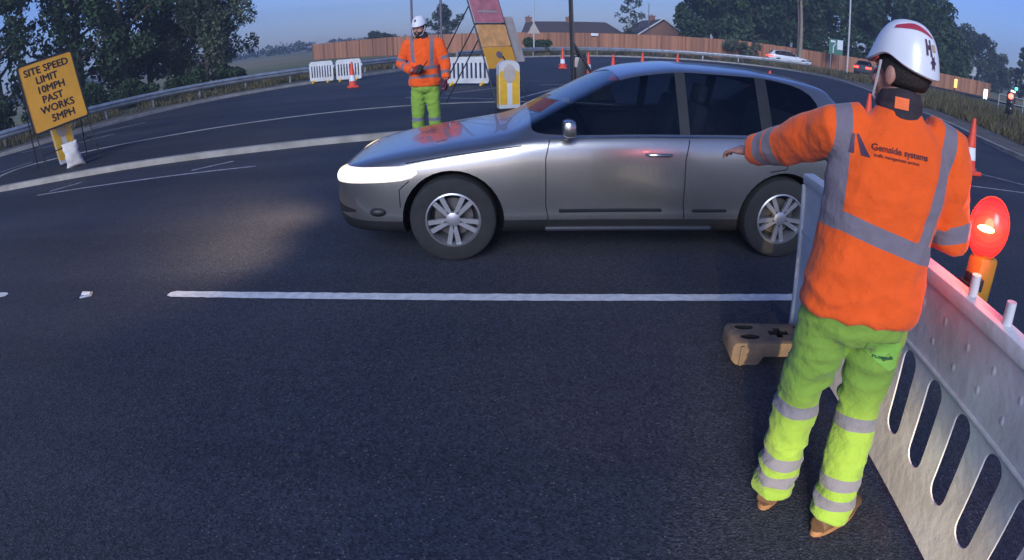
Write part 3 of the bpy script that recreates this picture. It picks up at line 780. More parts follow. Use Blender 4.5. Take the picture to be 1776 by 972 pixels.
# ------------------------------------------------------------------ cones
def cone_proto(label, loc, rz=0, H=1.0):
    t = thing('traffic_cone', label, 'traffic cone', loc, rz, 'traffic cones')
    b = MB(); b.box((0, 0, .035), (.42, .42, .07), None, .02); b.build('base', M['cone_red'], t)
    c = MB(); c.lathe([(.17, .07), (.15, .09), (.035, H - .02), (.03, H), (.015, H)], 18); c.build('body', M['cone_red'], t)
    s = MB()
    s.lathe([(.128, .26), (.130, .26), (.072, .68), (.070, .68)], 18); s.build('sleeve', M['cone_white'], t)
    return t
c0 = cone_proto('red cone with white sleeve standing just left of the dark edge-on sign', (2.72, 30.8, 0))
for (x, y, lb) in [(3.32, 25.4, 'red cone with white sleeve just right of the dark edge-on sign'), (3.96, 23.0, 'red cone with white sleeve seen beside the top of the car windscreen'),
        (6.1, 27.5, 'red cone mostly hidden behind the front of the car roof'), (8.2, 29.0, 'faint red cone peeping above the middle of the car roof'),
        (6.67, 15.9, 'cone with white sleeve seen through the rear side windows of the car'), (7.5, 16.5, 'red cone seen through the car windows, right of the white sleeved one'),
        (8.1, 8.42, 'tall bright cone beside the right shoulder of the near worker'), (7.34, 10.92, 'red cone tip just above the left shoulder of the near worker'),
        (-5.9, 22.5, 'squat red cone in front of the pair of white barriers at left'), (2.95, 33.5, 'red cone partly hidden by the dark edge-on sign')]:
    dup(c0, (x, y, 0), rng.uniform(-.4, .4), lb)

# ------------------------------------------------------------------ white pedestrian barriers (distance)
def slot(cx, z0, z1, w, n=6):
    r = w / 2; pts = []
    for i in range(n + 1): a = math.pi * i / n; pts.append((cx + r * math.cos(a), z1 - r + r * math.sin(a)))
    for i in range(n + 1): a = math.pi + math.pi * i / n; pts.append((cx + r * math.cos(a), z0 + r + r * math.sin(a)))
    return pts
def ped_barrier(label, loc, rz, W=1.25, ns=8, group='white slotted pedestrian barriers in the distance'):
    t = thing('pedestrian_barrier', label, 'barrier', loc, rz, group)
    ch = .08
    outer_ = [(0, .14), (ch * .5, .08), (W - ch * .5, .08), (W, .14), (W, .9), (W - ch, 1.0), (ch, 1.0), (0, .9)]
    holes = [slot(.13 + (W - .26) * i / (ns - 1), .24, .80, (W - .2) / ns * .52, 4) for i in range(ns)]
    p = MB(); p.prism(outer_, holes, Matrix.Translation((0, .03, 0)) @ Matrix.Rotation(R(90), 4, 'X'), .06); p.build('panel', M['white_plastic'], t, smooth=0)
    p = MB(); p.box((W + .03, 0, .72), (.05, .05, .12), None, .01); p.build('hook', M['white_plastic'], t)
    for x in (.22, W - .22):
        f_ = MB(); f_.box((x, 0, .04), (.09, .5, .08), None, .02); f_.box((x, 0, .1), (.07, .1, .12), None, .02); f_.build('foot', M['yellow_plastic'], t)
    return t
b0 = ped_barrier('white slotted barrier at far left, left one of the pair', (-9.1, 27.0, 0), R(-8), 1.2)
dup(b0, (-7.75, 26.75, 0), R(-4), 'white slotted barrier with the red cone in front, right one of the pair')
ped_barrier('white slotted barrier between the far worker and the slanted boards', (-2.15, 21.0, 0), R(-18), 1.55, 9)

# ------------------------------------------------------------------ island bollards
def bollard(label, loc, rz, lean=0.0):
    t = thing('traffic_bollard', label, 'bollard', loc, rz, 'yellow and white island bollards'); t.rotation_euler = (0, lean, rz)
    W, H, Dp = .44, 1.08, .24
    def arch(w, h, z0, n=12):
        r = w / 2
        return [(-r, z0), (r, z0)] + [(r * math.cos(math.pi * i / n), h - r * .62 + r * .62 * math.sin(math.pi * i / n)) for i in range(n + 1)]
    p = MB(); p.prism(arch(W, H, .06), [], Matrix.Translation((0, Dp / 2, 0)) @ Matrix.Rotation(R(90), 4, 'X'), Dp); o = p.build('shell', M['white_plastic'], t, smooth=35)
    p = MB(); p.box((0, 0, .03), (.5, .34, .06), None, .015); p.build('base', M['rubber'], t)
    for sx in (-1, 1):
        p = MB(); p.prism([(sx * .055, .14), (sx * .205, .14), (sx * .205, .82), (sx * .15, .88), (sx * .055, .66)], [], Matrix.Translation((0, -Dp / 2 + .001, 0)) @ Matrix.Rotation(R(90), 4, 'X'), .006); p.build('reflector', M['yellow_plastic'], t, smooth=0)
    p = MB(); p.prism([(.0 + .13 * math.cos(6.283 * i / 20), .80 + .2 * math.sin(6.283 * i / 20)) for i in range(20)], [], Matrix.Translation((0, -Dp / 2 - .006, 0)) @ Matrix.Rotation(R(90), 4, 'X'), .006)
    p.build('disc', M['sign_back'], t, smooth=0)
    for sx in (-1, 1):
        p = MB(); p.box((sx * (W / 2 + .003), 0, .45), (.008, Dp * .8, .62), None); p.build('side_reflector', M['yellow_plastic'], t, smooth=0)
    return t
bollard('upright yellow and white bollard beneath the slanted roadworks boards', (-.02, 12.75, .10), R(14))
bollard('yellow and grey bollard half hidden under the speed sign beside the sandbag', (-9.20, 10.22, .10), R(48), R(-7))

# ------------------------------------------------------------------ A-frame signs
def frame_axes(phi, lam, rho=0.0):
    d = Vector((math.cos(phi), math.sin(phi), 0)); n = Vector((math.sin(phi), -math.cos(phi), 0))
    u = Vector((0, 0, math.cos(lam))) - n * math.sin(lam)
    d2 = d * math.cos(rho) + u * math.sin(rho); u2 = u * math.cos(rho) - d * math.sin(rho)
    nn = d2.cross(u2).normalized()
    return d2, u2, -nn if nn.dot(n) < 0 else nn
def basis(o, d, u, n):
    return Matrix(((d.x, u.x, n.x, o.x), (d.y, u.y, n.y, o.y), (d.z, u.z, n.z, o.z), (0, 0, 0, 1)))
def rrect(x0, y0, x1, y1, r, n=4):
    out_ = []
    for cx, cy, a0 in ((x1 - r, y0 + r, -90), (x1 - r, y1 - r, 0), (x0 + r, y1 - r, 90), (x0 + r, y0 + r, 180)):
        for i in range(n + 1): a = R(a0 + 90 * i / n); out_.append((cx + r * math.cos(a), cy + r * math.sin(a)))
    return out_
# site speed limit sign
BL = Vector((-9.34, 9.40, .885)); d, u, n = frame_axes(.958, .22, .108); W, H = 1.27, 1.475
t = thing('roadworks_sign', 'orange yellow site speed limit board leaning on a black frame on the island', 'road sign', (BL.x, BL.y, .10)); T0 = Vector((BL.x, BL.y, .10))
Mx = basis(BL - T0, d, u, n)
p = MB(); p.prism(rrect(0, 0, W, H, .06), [], Mx, .012); plate = p.build('sign_plate', M['sign_yellow'], t, smooth=0)
p = MB(); p.prism(rrect(-.018, -.018, W + .018, H + .018, .07), [rrect(.022, .022, W - .022, H - .022, .05)], Mx @ Matrix.Translation((0, 0, -.006)), .03); p.build('rim', M['black'], t, smooth=0)
for i, (txt, sz, x, y) in enumerate([('SITE SPEED', .215, .63, 1.275), ('LIMIT', .215, .59, 1.06), ('10MPH', .215, .63, .845), ('PAST', .215, .61, .63), ('WORKS', .215, .66, .415), ('5MPH', .215, .73, .195)]):
    me = thick_text(txt, sz, .0065); me.transform(Mx @ Matrix.Translation((x, y, .016))); link('lettering', me, M['sign_black'], plate, 0)
fr = MB()
for x in (.03, W - .03):
    a = Mx @ Vector((x, H * .9, -.03)); b = Mx @ Vector((x, -.5, -.03)); b = a + (b - a) * (a.z / (a.z - b.z)) if b.z < 0 else a + (b - a) * ((a.z) / (a.z - b.z))
    l = MB(); l.tube([a, b], .014, 6); l.build('leg', M['black'], t)
    c = b - n * 1.15; c.z = 0; l = MB(); l.tube([a, c], .014, 6); l.build('stay', M['black'], t)
    fr.tube([b + Vector((0, 0, .25)) - n * .0, c + Vector((0, 0, .25)) * 1.0 + (a - c) * .12], .012, 6)
fr.tube([Mx @ Vector((.03, -.45, -.03)), Mx @ Vector((W - .03, -.45, -.03))], .012, 6)
fr.build('crossbar', M['black'], t)
# sandbag
def sandbag(label, loc, rz, s=(.30, .10, .42), tilt=0.0):
    mb = MB(); nu, nv = 16, 14; rs = []
    for j in range(nv + 1):
        v_ = j / nv * 2 - 1; ring = []
        for k in range(nu):
            a = 2 * math.pi * k / nu
            e = max(.02, (1 - abs(v_) ** 3.5)) ** .5
            x = math.copysign(abs(math.cos(a)) ** .75, math.cos(a)) * s[0] * (0.86 + .14 * v_ * v_ - .10 * v_)
            y = math.copysign(abs(math.sin(a)) ** 1.0, math.sin(a)) * s[1] * e * (1.0 - .35 * v_)
            w = noise.noise(Vector((x * 7, y * 7, v_ * 3))) * .03
            ring.append((x + w, y + w, v_ * s[2] * .5 + .5 * s[2] + (abs(x) / s[0]) ** 3 * .03 * v_))
        rs.append(ring)
    mb.rings(rs); o = mb.build('sandbag', M['sand'], smooth=180); o.location = loc; o.rotation_euler = (tilt, R(-8), rz)
    return tag(o, label, 'sandbag')
sandbag('white sandbag slumped beside the bollard under the speed sign', (-8.62, 9.75, .10), R(30), (.20, .10, .50), .1)
# tall slanted boards by the bollard
FT = Vector((-.27, 13.55, .10)); d, u, n = frame_axes(.88, .33)
t = thing('roadworks_sign', 'tall slanted roadworks frame with faded red, tan and yellow boards', 'road sign', FT); T0 = FT
Mx = basis(Vector((0, 0, 0)), d, u, n)
def board(name, x0, y0, x1, y1, z, m, par=t, th=.012):
    p = MB(); p.prism(rrect(x0, y0, x1, y1, .04), [], Mx @ Matrix.Translation((0, 0, z)), th); return p.build(name, m, par, smooth=0)
W = 1.08
for x in (0, W):
    l = MB(); l.tube([Mx @ Vector((x, 0, 0)), Mx @ Vector((x, 3.6, 0))], .018, 6); l.build('leg', M['black'], t)
for yy in (2.45, 1.95, 1.6):
    a = Mx @ Vector((0.0, yy, -.02)); b = a - n * (yy * .72) + d * (.0); b.z = 0.0
    l = MB(); l.tube([a, b], .016, 6); l.build('stay', M['black'], t)
b1 = board('board', .03, 2.02, W - .03, 3.5, .015, M['sign_red']); b1['label'] = 'faded red board'
for yy in (2.28, 2.62):
    p = MB(); p.prism(rrect(.2, yy, W - .2, yy + .05, .01), [], Mx @ Matrix.Translation((0, 0, .028)), .004); p.build('faded_marking', M['sign_back'], b1, smooth=0)
b2 = board('board', .03, 1.42, W - .03, 1.97, .015, M['sign_tan']); b2['label'] = 'dirty tan board'
b3 = board('board', .03, .88, W - .03, 1.40, .022, M['sign_yellow']); b3['label'] = 'yellow board with a grey roundel and arrow'
p = MB(); p.prism([(W * .48 + .11 * math.cos(6.283 * i / 18), 1.20 + .09 * math.sin(6.283 * i / 18)) for i in range(18)], [], Mx @ Matrix.Translation((0, 0, .036)), .004); p.build('roundel', M['post_mauve'], b3, smooth=0)
p = MB(); p.prism([(W * .55, 1.16), (W * .60, 1.16), (W * .66, .98), (W * .62, .97)], [], Mx @ Matrix.Translation((0, 0, .037)), .004); p.build('arrow', M['sign_black'], b3, smooth=0)
for yy, rr_ in ((1.995, .022), (.5, .016)):
    p = MB(); p.tube([Mx @ Vector((0, yy, .0)), Mx @ Vector((W, yy, .0))], rr_, 6); p.build('crossbar', M['black'], t)
b4 = board('board', W - .05, 1.02, W + .42, 2.2, -.05, M['sign_back']); b4['label'] = 'pale board turned away behind the yellow one'
sandbag('small grey white sandbag at the foot of the slanted roadworks boards', (.12, 13.4, .10), R(20), (.14, .08, .22), .3)
# edge-on dark sign with stay
t = thing('roadworks_sign', 'tall dark roadworks sign standing edge-on left of the windscreen', 'road sign', (1.66, 15.2, 0)); d, u, n = frame_axes(R(87), .03); Mx = basis(Vector((0, 0, 0)), d, u, n)
p = MB(); p.prism(rrect(.0, 1.25, .9, 4.2, .04), [], Mx, .02); p.build('sign_plate', M['post_dark'], t, smooth=0)
for x in (.02, .88):
    l = MB(); l.tube([Mx @ Vector((x, 0, -.02)), Mx @ Vector((x, 4.2, -.02))], .03, 6); l.build('leg', M['black'], t)
    a = Mx @ Vector((x, 1.5, .0)); l = MB(); l.tube([a, (a.x + .95, a.y, 0)], .03, 6); l.build('stay', M['black'], t)
p = MB(); p.box((.16, .45, .68), (.30, .75, .95), None, .05); p.box((.2, .45, 1.2), (.2, .5, .1), None, .03); p.build('control_box', M['black'], t)
p = MB(); p.box((.03, .06, 1.02), (.10, .02, .26), Matrix.Rotation(R(12), 3, 'Y'), .005); p.build('plate', M['sign_back'], t)
t2 = sandbag('dark sandbag piled at the foot of the edge-on sign', (2.35, 15.3, 0.0), R(0), (.34, .22, .42), 0.0); t2.data.materials[0] = M['rubber']
t = thing('barrier_foot', 'yellowish barrier foot lying on the road left of the edge-on sign', 'barrier foot', (1.20, 14.9, 0), R(10))
p = MB(); p.box((0, 0, .07), (.55, .2, .14), None, .03); p.box((-.2, 0, .2), (.1, .1, .16), None, .02); p.build('block', M['yellow_plastic'], t)

# ------------------------------------------------------------------ road studs
def stud(label, loc, rz):
    t = thing('road_stud', label, 'road stud', loc, rz)
    b = MB(); b.box((0, 0, .008), (.11, .09, .016), None, .005); b.build('base', M['galv'], t)
    b = MB(); b.box((0, 0, .022), (.075, .055, .018), Matrix.Rotation(R(12), 3, 'Y'), .006); b.build('reflector', M['sign_white'], t)
stud('white road stud in the gap of the centre line', (-3.53, 3.74, 0), R(25))

# ------------------------------------------------------------------ foreground barrier, lamp and foot
P0 = Vector((1.74, 3.06, 0)); ax = (Vector((1.53, 1.18, 0)) - P0).normalized(); upv = Vector((-.07, 0, 1)).normalized(); nb_ = ax.cross(upv).normalized()
# nb_ points toward the worker's side (-x)
if nb_.x > 0: nb_ = -nb_
t = thing('safety_barrier', 'large scuffed white plastic barrier with long slots beside the near worker', 'barrier', P0)
Mx = basis(Vector((0, 0, 0)), ax, upv, nb_)
BLn = 2.62
outer_ = [(.03, 0.0), (.35, 0.0), (.40, .05), (BLn - .40, .05), (BLn - .35, 0), (BLn - .03, 0), (BLn, .03), (BLn, .98), (BLn - .03, 1.0), (.03, 1.0), (0, .97), (0, .03)]
holes = [slot(.30 + .22 * i, .265, .655, .110, 8) for i in range(10)]
p = MB(); p.prism(outer_, holes, Mx @ Matrix.Translation((0, 0, -.007)), .007)
panel_mb = p
# ledge, top rail and end rib stand proud of the panel
for nm_, (x0, y0, x1, y1, z0, z1) in (('ledge', (0.0, .665, BLn, .685, .0, .008)), ('rail', (.0, .955, BLn, 1.012, -.055, .012))):
    p = MB(); p.box(Mx @ Vector(((x0 + x1) / 2, (y0 + y1) / 2, (z0 + z1) / 2)), (x1 - x0, y1 - y0, z1 - z0), Mx.to_3x3(), .006)
    p.build(nm_, M['dirty_plastic'], t, smooth=30)
for x in (.012, BLn - .012):
    p = MB(); p.box(Mx @ Vector((x, .48, -.02)), (.03, .94, .075), Mx.to_3x3(), .008); p.build('end_rib', M['dirty_plastic'], t, smooth=30)
for x in (1.655, 1.865, 2.3):
    p = MB(); p.tube([Mx @ Vector((x, .99, -.03)), Mx @ Vector((x, 1.085, -.03))], [.019, .017], 12); p.build('peg', M['white_plastic'], t)
# shallow bosses moulded into the panel
for i in range(15):
    for j in range(2):
        q = Vector((.2 + .165 * i + .05 * j, .76 + .11 * j + rng.uniform(-.01, .01), .0))
        panel_mb.ell(Mx @ q, (.013, .018, .0025), Mx.to_3x3(), 8, 4)
panel_mb.build('panel', M['dirty_plastic'], t, smooth=30)

# red warning lamp on its battery box, clipped behind the barrier
Lp = Vector((1.715, 1.60, 1.185))
t = thing('warning_lamp', 'glowing red warning lamp on a yellow battery box behind the barrier', 'warning lamp', Lp)
view = Vector((-.75, -.66, .1)).normalized(); zax = Vector((0, 0, 1)); rgt = zax.cross(view).normalized(); zz = view.cross(rgt)
Rm = Matrix(((rgt.x, zz.x, view.x), (rgt.y, zz.y, view.y), (rgt.z, zz.z, view.z)))
p = MB(); prof = [(.001, -.048), (.045, -.044), (.078, -.030), (.094, -.012), (.098, 0), (.094, .014), (.078, .034), (.045, .049), (.001, .054)]
prof = [(a_ * 1.13, b_ * 1.1) for a_, b_ in prof]
p.lathe(prof, 32, (Matrix.Rotation(R(0), 4, 'Z') @ Rm.to_4x4() @ Matrix.Diagonal((.70, 1.0, 1.0, 1.0))))
ln = p.build('lens', M['lens'], t, smooth=180)
p = MB(); q0 = Rm @ Vector((-.008, .0, .058)); p.ell(q0, (.034, .012, .006), Rm, 14, 8); p.build('bulb', M['bulb'], t)
p = MB(); p.lathe([(.112, -.008), (.117, -.008), (.117, .008), (.112, .008)], 32, Rm.to_4x4() @ Matrix.Diagonal((.70, 1.0, 1.0, 1.0)), closed=True); p.build('lens_rim', M['cone_red'], t)
p = MB(); p.box((.012, 0, -.205), (.10, .085, .20), None, .018); p.box((.012, 0, -.095), (.06, .06, .04), None, .01); p.build('battery_box', M['amber_box'], t)
p = MB(); p.box((-.035, -.02, -.20), (.02, .10, .05), None, .006); p.tube([(-.05, -.06, -.215), (-.05, .05, -.215)], .006, 6); p.build('clip', M['rubber'], t)
gl = bpy.data.lights.new('warning_lamp_light', 'POINT'); gl.energy = 4.5; gl.color = (1.0, .10, .05); gl.shadow_soft_size = .05
go = bpy.data.objects.new('warning_lamp_light', gl); col.objects.link(go); go.parent = t; go.location = view * .085 + Vector((0, 0, .02))

# recycled barrier foot on the road
t = thing('barrier_foot', 'brown recycled plastic barrier foot with moulded holes on the road', 'barrier foot', (1.20, 2.70, 0), R(-6))
Wf, Df, Hf = .62, .25, .145
prof = [(.0, .03), (.03, 0), (.17, 0), (.195, .05), (.37, .05), (.395, 0), (Wf - .03, 0), (Wf, .03), (Wf, Hf - .02), (Wf - .02, Hf - .004), (.02, Hf - .004), (0, Hf - .03)]
p = MB(); p.prism(prof, [], Matrix.Translation((0, Df, 0)) @ Matrix.Rotation(R(90), 4, 'X'), Df)
blk = p.build('block', M['foot'], t, smooth=0)
blk.data.materials.append(M['rubber'])  # dark slot for the hole walls: shade inside the holes, put in as colour
me = evald(blk.data.copy(), [('BEVEL', dict(width=.012, segments=2, limit_method='ANGLE'))])
top = []
def oval(cx, cy, a, b, k=14): return [(cx + a * math.cos(6.283 * i / k), cy + b * math.sin(6.283 * i / k)) for i in range(k)]
hol = [oval(.105, .19, .058, .030), oval(.115, .075, .058, .030), oval(.47, .19, .055, .030), oval(.48, .075, .055, .030)]
plus = [(.24, .10), (.28, .10), (.28, .07), (.32, .07), (.32, .10), (.36, .10), (.36, .15), (.32, .15), (.32, .18), (.28, .18), (.28, .15), (.24, .15)]
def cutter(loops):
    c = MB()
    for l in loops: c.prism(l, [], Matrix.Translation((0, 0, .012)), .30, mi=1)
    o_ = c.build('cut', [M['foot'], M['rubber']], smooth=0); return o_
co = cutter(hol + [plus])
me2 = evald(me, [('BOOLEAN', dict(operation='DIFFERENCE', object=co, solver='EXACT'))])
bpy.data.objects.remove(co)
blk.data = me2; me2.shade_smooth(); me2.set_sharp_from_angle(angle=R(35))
for x in (.055, .565):
    p = MB(); p.box((x, -.008, .065), (.02, .014, .12), None, .004); p.build('rib', M['foot'], t)

# ------------------------------------------------------------------ cars
def lerp(a, b, u): return a + (b - a) * u
def build_car(name, label, loc, rz, paint, L=4.62, scale=(1, 1, 1), detail=True, group=None, lamps_on=True, tail_on=False):
    """local +X is forward; origin on the ground under the middle of the car"""
    t = thing(name, label, 'car', loc, rz, group)
    half = L / 2
    # stations: s from nose, half width at waist, z bottom, z shoulder, z belt, roof half width, z roof edge, z roof centre
    S = [ # s, wb, zb, zsh, zbelt, wr, zre, zrc
        (0.00, .46, .30, .52, .60, .38, .63, .645), (0.05, .64, .24, .54, .655, .54, .69, .70), (0.18, .78, .20, .555, .71, .66, .745, .76), (0.42, .855, .19, .575, .765, .70, .80, .82),
        (0.85, .885, .19, .595, .83, .72, .865, .89), (1.25, .895, .19, .605, .88, .72, .915, .945), (1.48, .90, .19, .615, .915, .72, .955, .995),
        (1.60, .90, .19, .62, .94, .73, 1.02, 1.08), (2.28, .90, .19, .62, .955, .615, 1.36, 1.42), (2.42, .90, .19, .62, .96, .60, 1.40, 1.465), (2.72, .90, .19, .62, .965, .59, 1.435, 1.505), (2.80, .90, .19, .62, .967, .587, 1.44, 1.51),
        (3.40, .90, .19, .63, .985, .58, 1.435, 1.505), (3.50, .90, .19, .63, .99, .578, 1.43, 1.50), (4.00, .885, .20, .64, 1.01, .565, 1.38, 1.445), (4.12, .88, .21, .65, 1.015, .56, 1.345, 1.41),
        (4.46, .82, .24, .66, 1.00, .60, 1.07, 1.11), (4.56, .76, .28, .66, .96, .62, 1.0, 1.02), (4.62, .66, .34, .64, .90, .56, .93, .94)]
    mb = MB(); secs = []
    for (s, wb, zb, zsh, zbelt, wr, zre, zrc) in S:
        x = half - s
        h = [(0, zb), (wb * .80, zb), (wb * .955, zb + .03), (wb * .985, zb + .12), (wb, lerp(zb, zsh, .75)), (wb * 1.0, zsh + .04), (wb * .985, lerp(zsh, zbelt, .72)), (wb * .955, zbelt - .015), (wb * .925, zbelt + .015), (wr, zre), (wr * .88, lerp(zre, zrc, .55)), (0, zrc)]
        ring = [(x, y, z) for y, z in h] + [(x, -y, z) for y, z in reversed(h[1:-1])]
        secs.append(ring)
    n = len(secs[0]); K = 12
    vs = [p_ for r in secs for p_ in r]; fs = []; ms = []
    for i in range(len(secs) - 1):
        s0, s1 = S[i][0], S[i + 1][0]; sm = (s0 + s1) / 2
        for k in range(n):
            k2 = (k + 1) % n
            fs.append((i * n + k, (i + 1) * n + k, (i + 1) * n + k2, i * n + k2))
            hk = k if k < K - 1 else n - 1 - k   # index of the strip on one side, 0..10
            m_ = 0
            if hk == 8 and 1.60 <= sm <= 4.0: m_ = 6 if (2.72 <= sm <= 2.80 or 3.40 <= sm <= 3.50) else 2
            if hk in (9, 10):
                if 1.60 <= sm <= 2.28: m_ = 1
                if 4.12 <= sm <= 4.46: m_ = 3
            if hk in (2, 1) or hk == 0: m_ = 4
            ms.append(m_)
    fs.append(tuple(range(n))); ms.append(0)
    fs.append(tuple(reversed([(len(secs) - 1) * n + k for k in range(n)]))); ms.append(0)
    me = bpy.data.meshes.new('car'); me.from_pydata(vs, [], fs); me.polygons.foreach_set('material_index', ms)
    bm = bmesh.new(); bm.from_mesh(me); bmesh.ops.recalc_face_normals(bm, faces=list(bm.faces))
    cl = bm.edges.layers.float.get('crease_edge') or bm.edges.layers.float.new('crease_edge')
    for e in bm.edges:
        mm = {f_.material_index for f_ in e.link_faces}
        if len(mm) > 1 and mm & {1, 2, 3, 6}: e[cl] = 1.0
    bm.to_mesh(me); bm.free()
    for i in range(7): me.materials.append(M['cardark'])
    me = evald(me, [('SUBSURF', dict(levels=2, render_levels=2))])
    pre = me; pre_co = vco(pre); pre_n = vno(pre)
    pre_bv = BVHTree.FromPolygons([Vector(c) for c in pre_co], [tuple(p_.vertices) for p_ in pre.polygons])
    # wheel arches
    wx = (half - 1.0, half - 3.62); wr_ = .335
    cut = MB()
    for x in wx:
        for sy in (-1, 1):
            cut.lathe([(wr_ + .055, -.20), (wr_ + .055, .20)], 36, Matrix.Translation((x, sy * .82, wr_ - .005)) @ Matrix.Rotation(R(90), 4, 'X'), mi=0)
    cme = cut.mesh(); 
    for i in range(7): cme.materials.append(M['cardark'])
    cme.polygons.foreach_set('material_index', [5] * len(cme.polygons))
    bmc = bmesh.new(); bmc.from_mesh(cme); bmesh.ops.recalc_face_normals(bmc, faces=list(bmc.faces)); bmc.to_mesh(cme); bmc.free()
    cobj = bpy.data.objects.new('cut', cme); col.objects.link(cobj)
    me = evald(me.copy(), [('BOOLEAN', dict(operation='DIFFERENCE', object=cobj, solver='EXACT'))])
    bpy.data.objects.remove(cobj)
    co_ = vco(me)
    tree_ = BVHTree.FromPolygons([Vector(c) for c in co_], [tuple(p_.vertices) for p_ in me.polygons])
    # split by part
    groups = {}
    for p_ in me.polygons:
        c = p_.center; mi = p_.material_index
        key = {0: 'body', 1: 'windscreen', 2: 'side_window', 3: 'rear_window', 4: 'sill', 5: 'wheel_arch', 6: 'pillar_trim'}.get(mi, 'body')
        if key == 'side_window': key = 'side_window' + ('L' if c.y > 0 else 'R') + str(0 if c.x > half - 2.76 else (1 if c.x > half - 3.45 else 2))
        if key == 'body' and abs(c.y) > .70 and c.z < 1.0:
            s_ = half - c.x
            if 1.72 < s_ < 2.76 and c.z > .30: key = 'doorF' + ('L' if c.y > 0 else 'R')
            elif 2.76 < s_ < 3.62 and c.z > .30 and not (s_ > 3.2 and (math.hypot(c.x - wx[1], c.z - wr_) < .40)): key = 'doorB' + ('L' if c.y > 0 else 'R')
        if key == 'pillar_trim': key += ('L' if c.y > 0 else 'R') + str(int(c.x > half - 3.1))
        if key == 'wheel_arch': key += ('L' if c.y > 0 else 'R') + str(int(c.x > 0))
        groups.setdefault(key, []).append(tuple(p_.vertices))
    vn = []
    for c in co_:
        loc_, nn_, fi_, _d = pre_bv.find_nearest(Vector(c))
        pv = list(pre.polygons[fi_].vertices); w_ = poly_3d_calc([Vector(pre_co[i]) for i in pv], loc_)
        q_ = Vector((0, 0, 0))
        for i, ww in zip(pv, w_): q_ += Vector(pre_n[i]) * ww
        vn.append(q_.normalized() if q_.length > 0 else nn_)
    mats_ = {'body': paint, 'windscreen': M['glass'], 'rear_window': M['glass'], 'sill': M['cardark'], 'pillar_trim': M['cardark'], 'wheel_arch': M['cardark']}
    parts = {}
    for key, fl in groups.items():
        used = sorted({i for f_ in fl for i in f_}); mp = {i: j for j, i in enumerate(used)}
        m2 = bpy.data.meshes.new(key); m2.from_pydata([co_[i] for i in used], [], [tuple(mp[i] for i in f_) for f_ in fl]); m2.update()
        nm = 'door' if key.startswith('door') else next((b_ for b_ in ('side_window', 'pillar_trim', 'wheel_arch') if key.startswith(b_)), key)
        par = t
        mm = M['glass'] if nm == 'side_window' else mats_.get(nm, paint)
        o_ = link(nm, m2, mm, par, 180 if nm != 'body' else 60)
        if nm in ('body', 'door', 'windscreen', 'side_window', 'rear_window', 'sill'):
            m2.normals_split_custom_set_from_vertices([tuple(vn[i]) for i in used])
        parts[key] = o_
    def surf(x, z, side, o_=.0):
        h_ = tree_.ray_cast(Vector((x, side * 3, z)), Vector((0, -side, 0)))
        return (h_[0] + h_[1] * o_) if h_[0] else None
    def seam(pts, side, w, m, name, par, o_=.003):
        mbs = MB(); line = []
        for (x0, z0), (x1, z1) in zip(pts[:-1], pts[1:]):
            for i in range(8):
                q = surf(lerp(x0, x1, i / 8), lerp(z0, z1, i / 8), side, o_)
                if q: line.append(q)
        if len(line) > 2:
            mbs.tube(line, w, 5); mbs.build(name, m, par)
    for side in (1, -1):
        sd = 'L' if side > 0 else 'R'
        for s0, key, zt in ((1.70, 'doorF', .93), (2.76, 'doorB', .945)):
            if key + sd not in parts: continue
            seam([(half - s0 - .03, zt), (half - s0, .8), (half - s0, .45), (half - s0 - .03, .27)], side, .0045, M['cardark'], 'seam', parts[key + sd], .0)
        seam([(half - 3.64, .95), (half - 3.62, .75), (half - 3.45, .72)], side, .0045, M['cardark'], 'seam', parts.get('doorB' + sd, t), .0)
        seam([(half - 1.70, .25), (half - 3.2, .25)], side, .014, M['chrome'], 'sill_strip', parts.get('sill', t), .006)
        seam([(half - .66, .775), (half - 1.0, .825), (half - 1.6, .90)], side, .0045, M['cardark'], 'seam', parts['body'], .0)
        seam([(half - .68, .645), (half - .60, .58), (half - .60, .42)], side, .0045, M['cardark'], 'seam', parts['body'], .0)
        seam([(half - 1.72, .942), (half - 2.8, .965), (half - 3.95, 1.0)], side, .008, M['chrome'], 'window_trim', t, .004)
        for s0, s1, key in ((1.80, 2.70, 'doorF'), (2.84, 3.16, 'doorB')):
            if key + sd in parts: seam([(half - s0, .40), (half - s1, .405)], side, .013, M['cardark'], 'moulding', parts[key + sd], .004)
        q = surf(half - .42, .40, side, .0)
        if q: fg = MB(); fg.ell(q, (.07, .03, .035), None, 12, 8); fg.build('fog_lamp', M['cardark'], t)
        for s0, key in ((2.55, 'doorF'), (3.42, 'doorB')):
            q = surf(half - s0, .83, side, .02)
            if q and key + sd in parts:
                hb = MB(); hb.tube([q + Vector((.10, -side * .016, 0)), q + Vector((.07, .004 * side, 0)), q + Vector((-.07, .004 * side, 0)), q + Vector((-.10, -side * .016, 0))], [.010, .013, .013, .010], 8); hb.build('handle', paint, parts[key + sd])
        # mirror
        q = surf(half - 1.86, .965, side, .0) or Vector((half - 1.86, side * .87, .96))
        mm_ = MB(); mm_.tube([q, q + Vector((0, side * .10, .05))], [.03, .022], 8); mm_.box(q + Vector((.0, side * .16, .075)), (.10, .19, .12), None, .035); mm_.build('wing_mirror', paint, t)
        # head lamp wraps the nose corner
        hl = MB(); rows = []
        c0_ = Vector((half - 1.15, 0, 0))
        for j in range(7):
            row = []
            for i in range(22):
                a_ = lerp(R(19), R(65), i / 21) * 1.0
                u_ = i / 21; tp_ = max(.04, 1 - abs(2 * u_ - 1) ** 5) ** .5; zc_ = .662 + .045 * u_; zz_ = zc_ + (j / 3 - 1) * .058 * tp_
                dr = Vector((math.cos(a_), side * math.sin(a_), 0))
                h_ = tree_.ray_cast(Vector((c0_.x, 0, zz_)) + dr * 3, -dr)
                row.append(h_[0] + h_[1] * (.002 + .012 * math.sin(math.pi * i / 21) ** .5 * math.sin(math.pi * j / 6) ** .5) if h_[0] else None)
            rows.append(row)
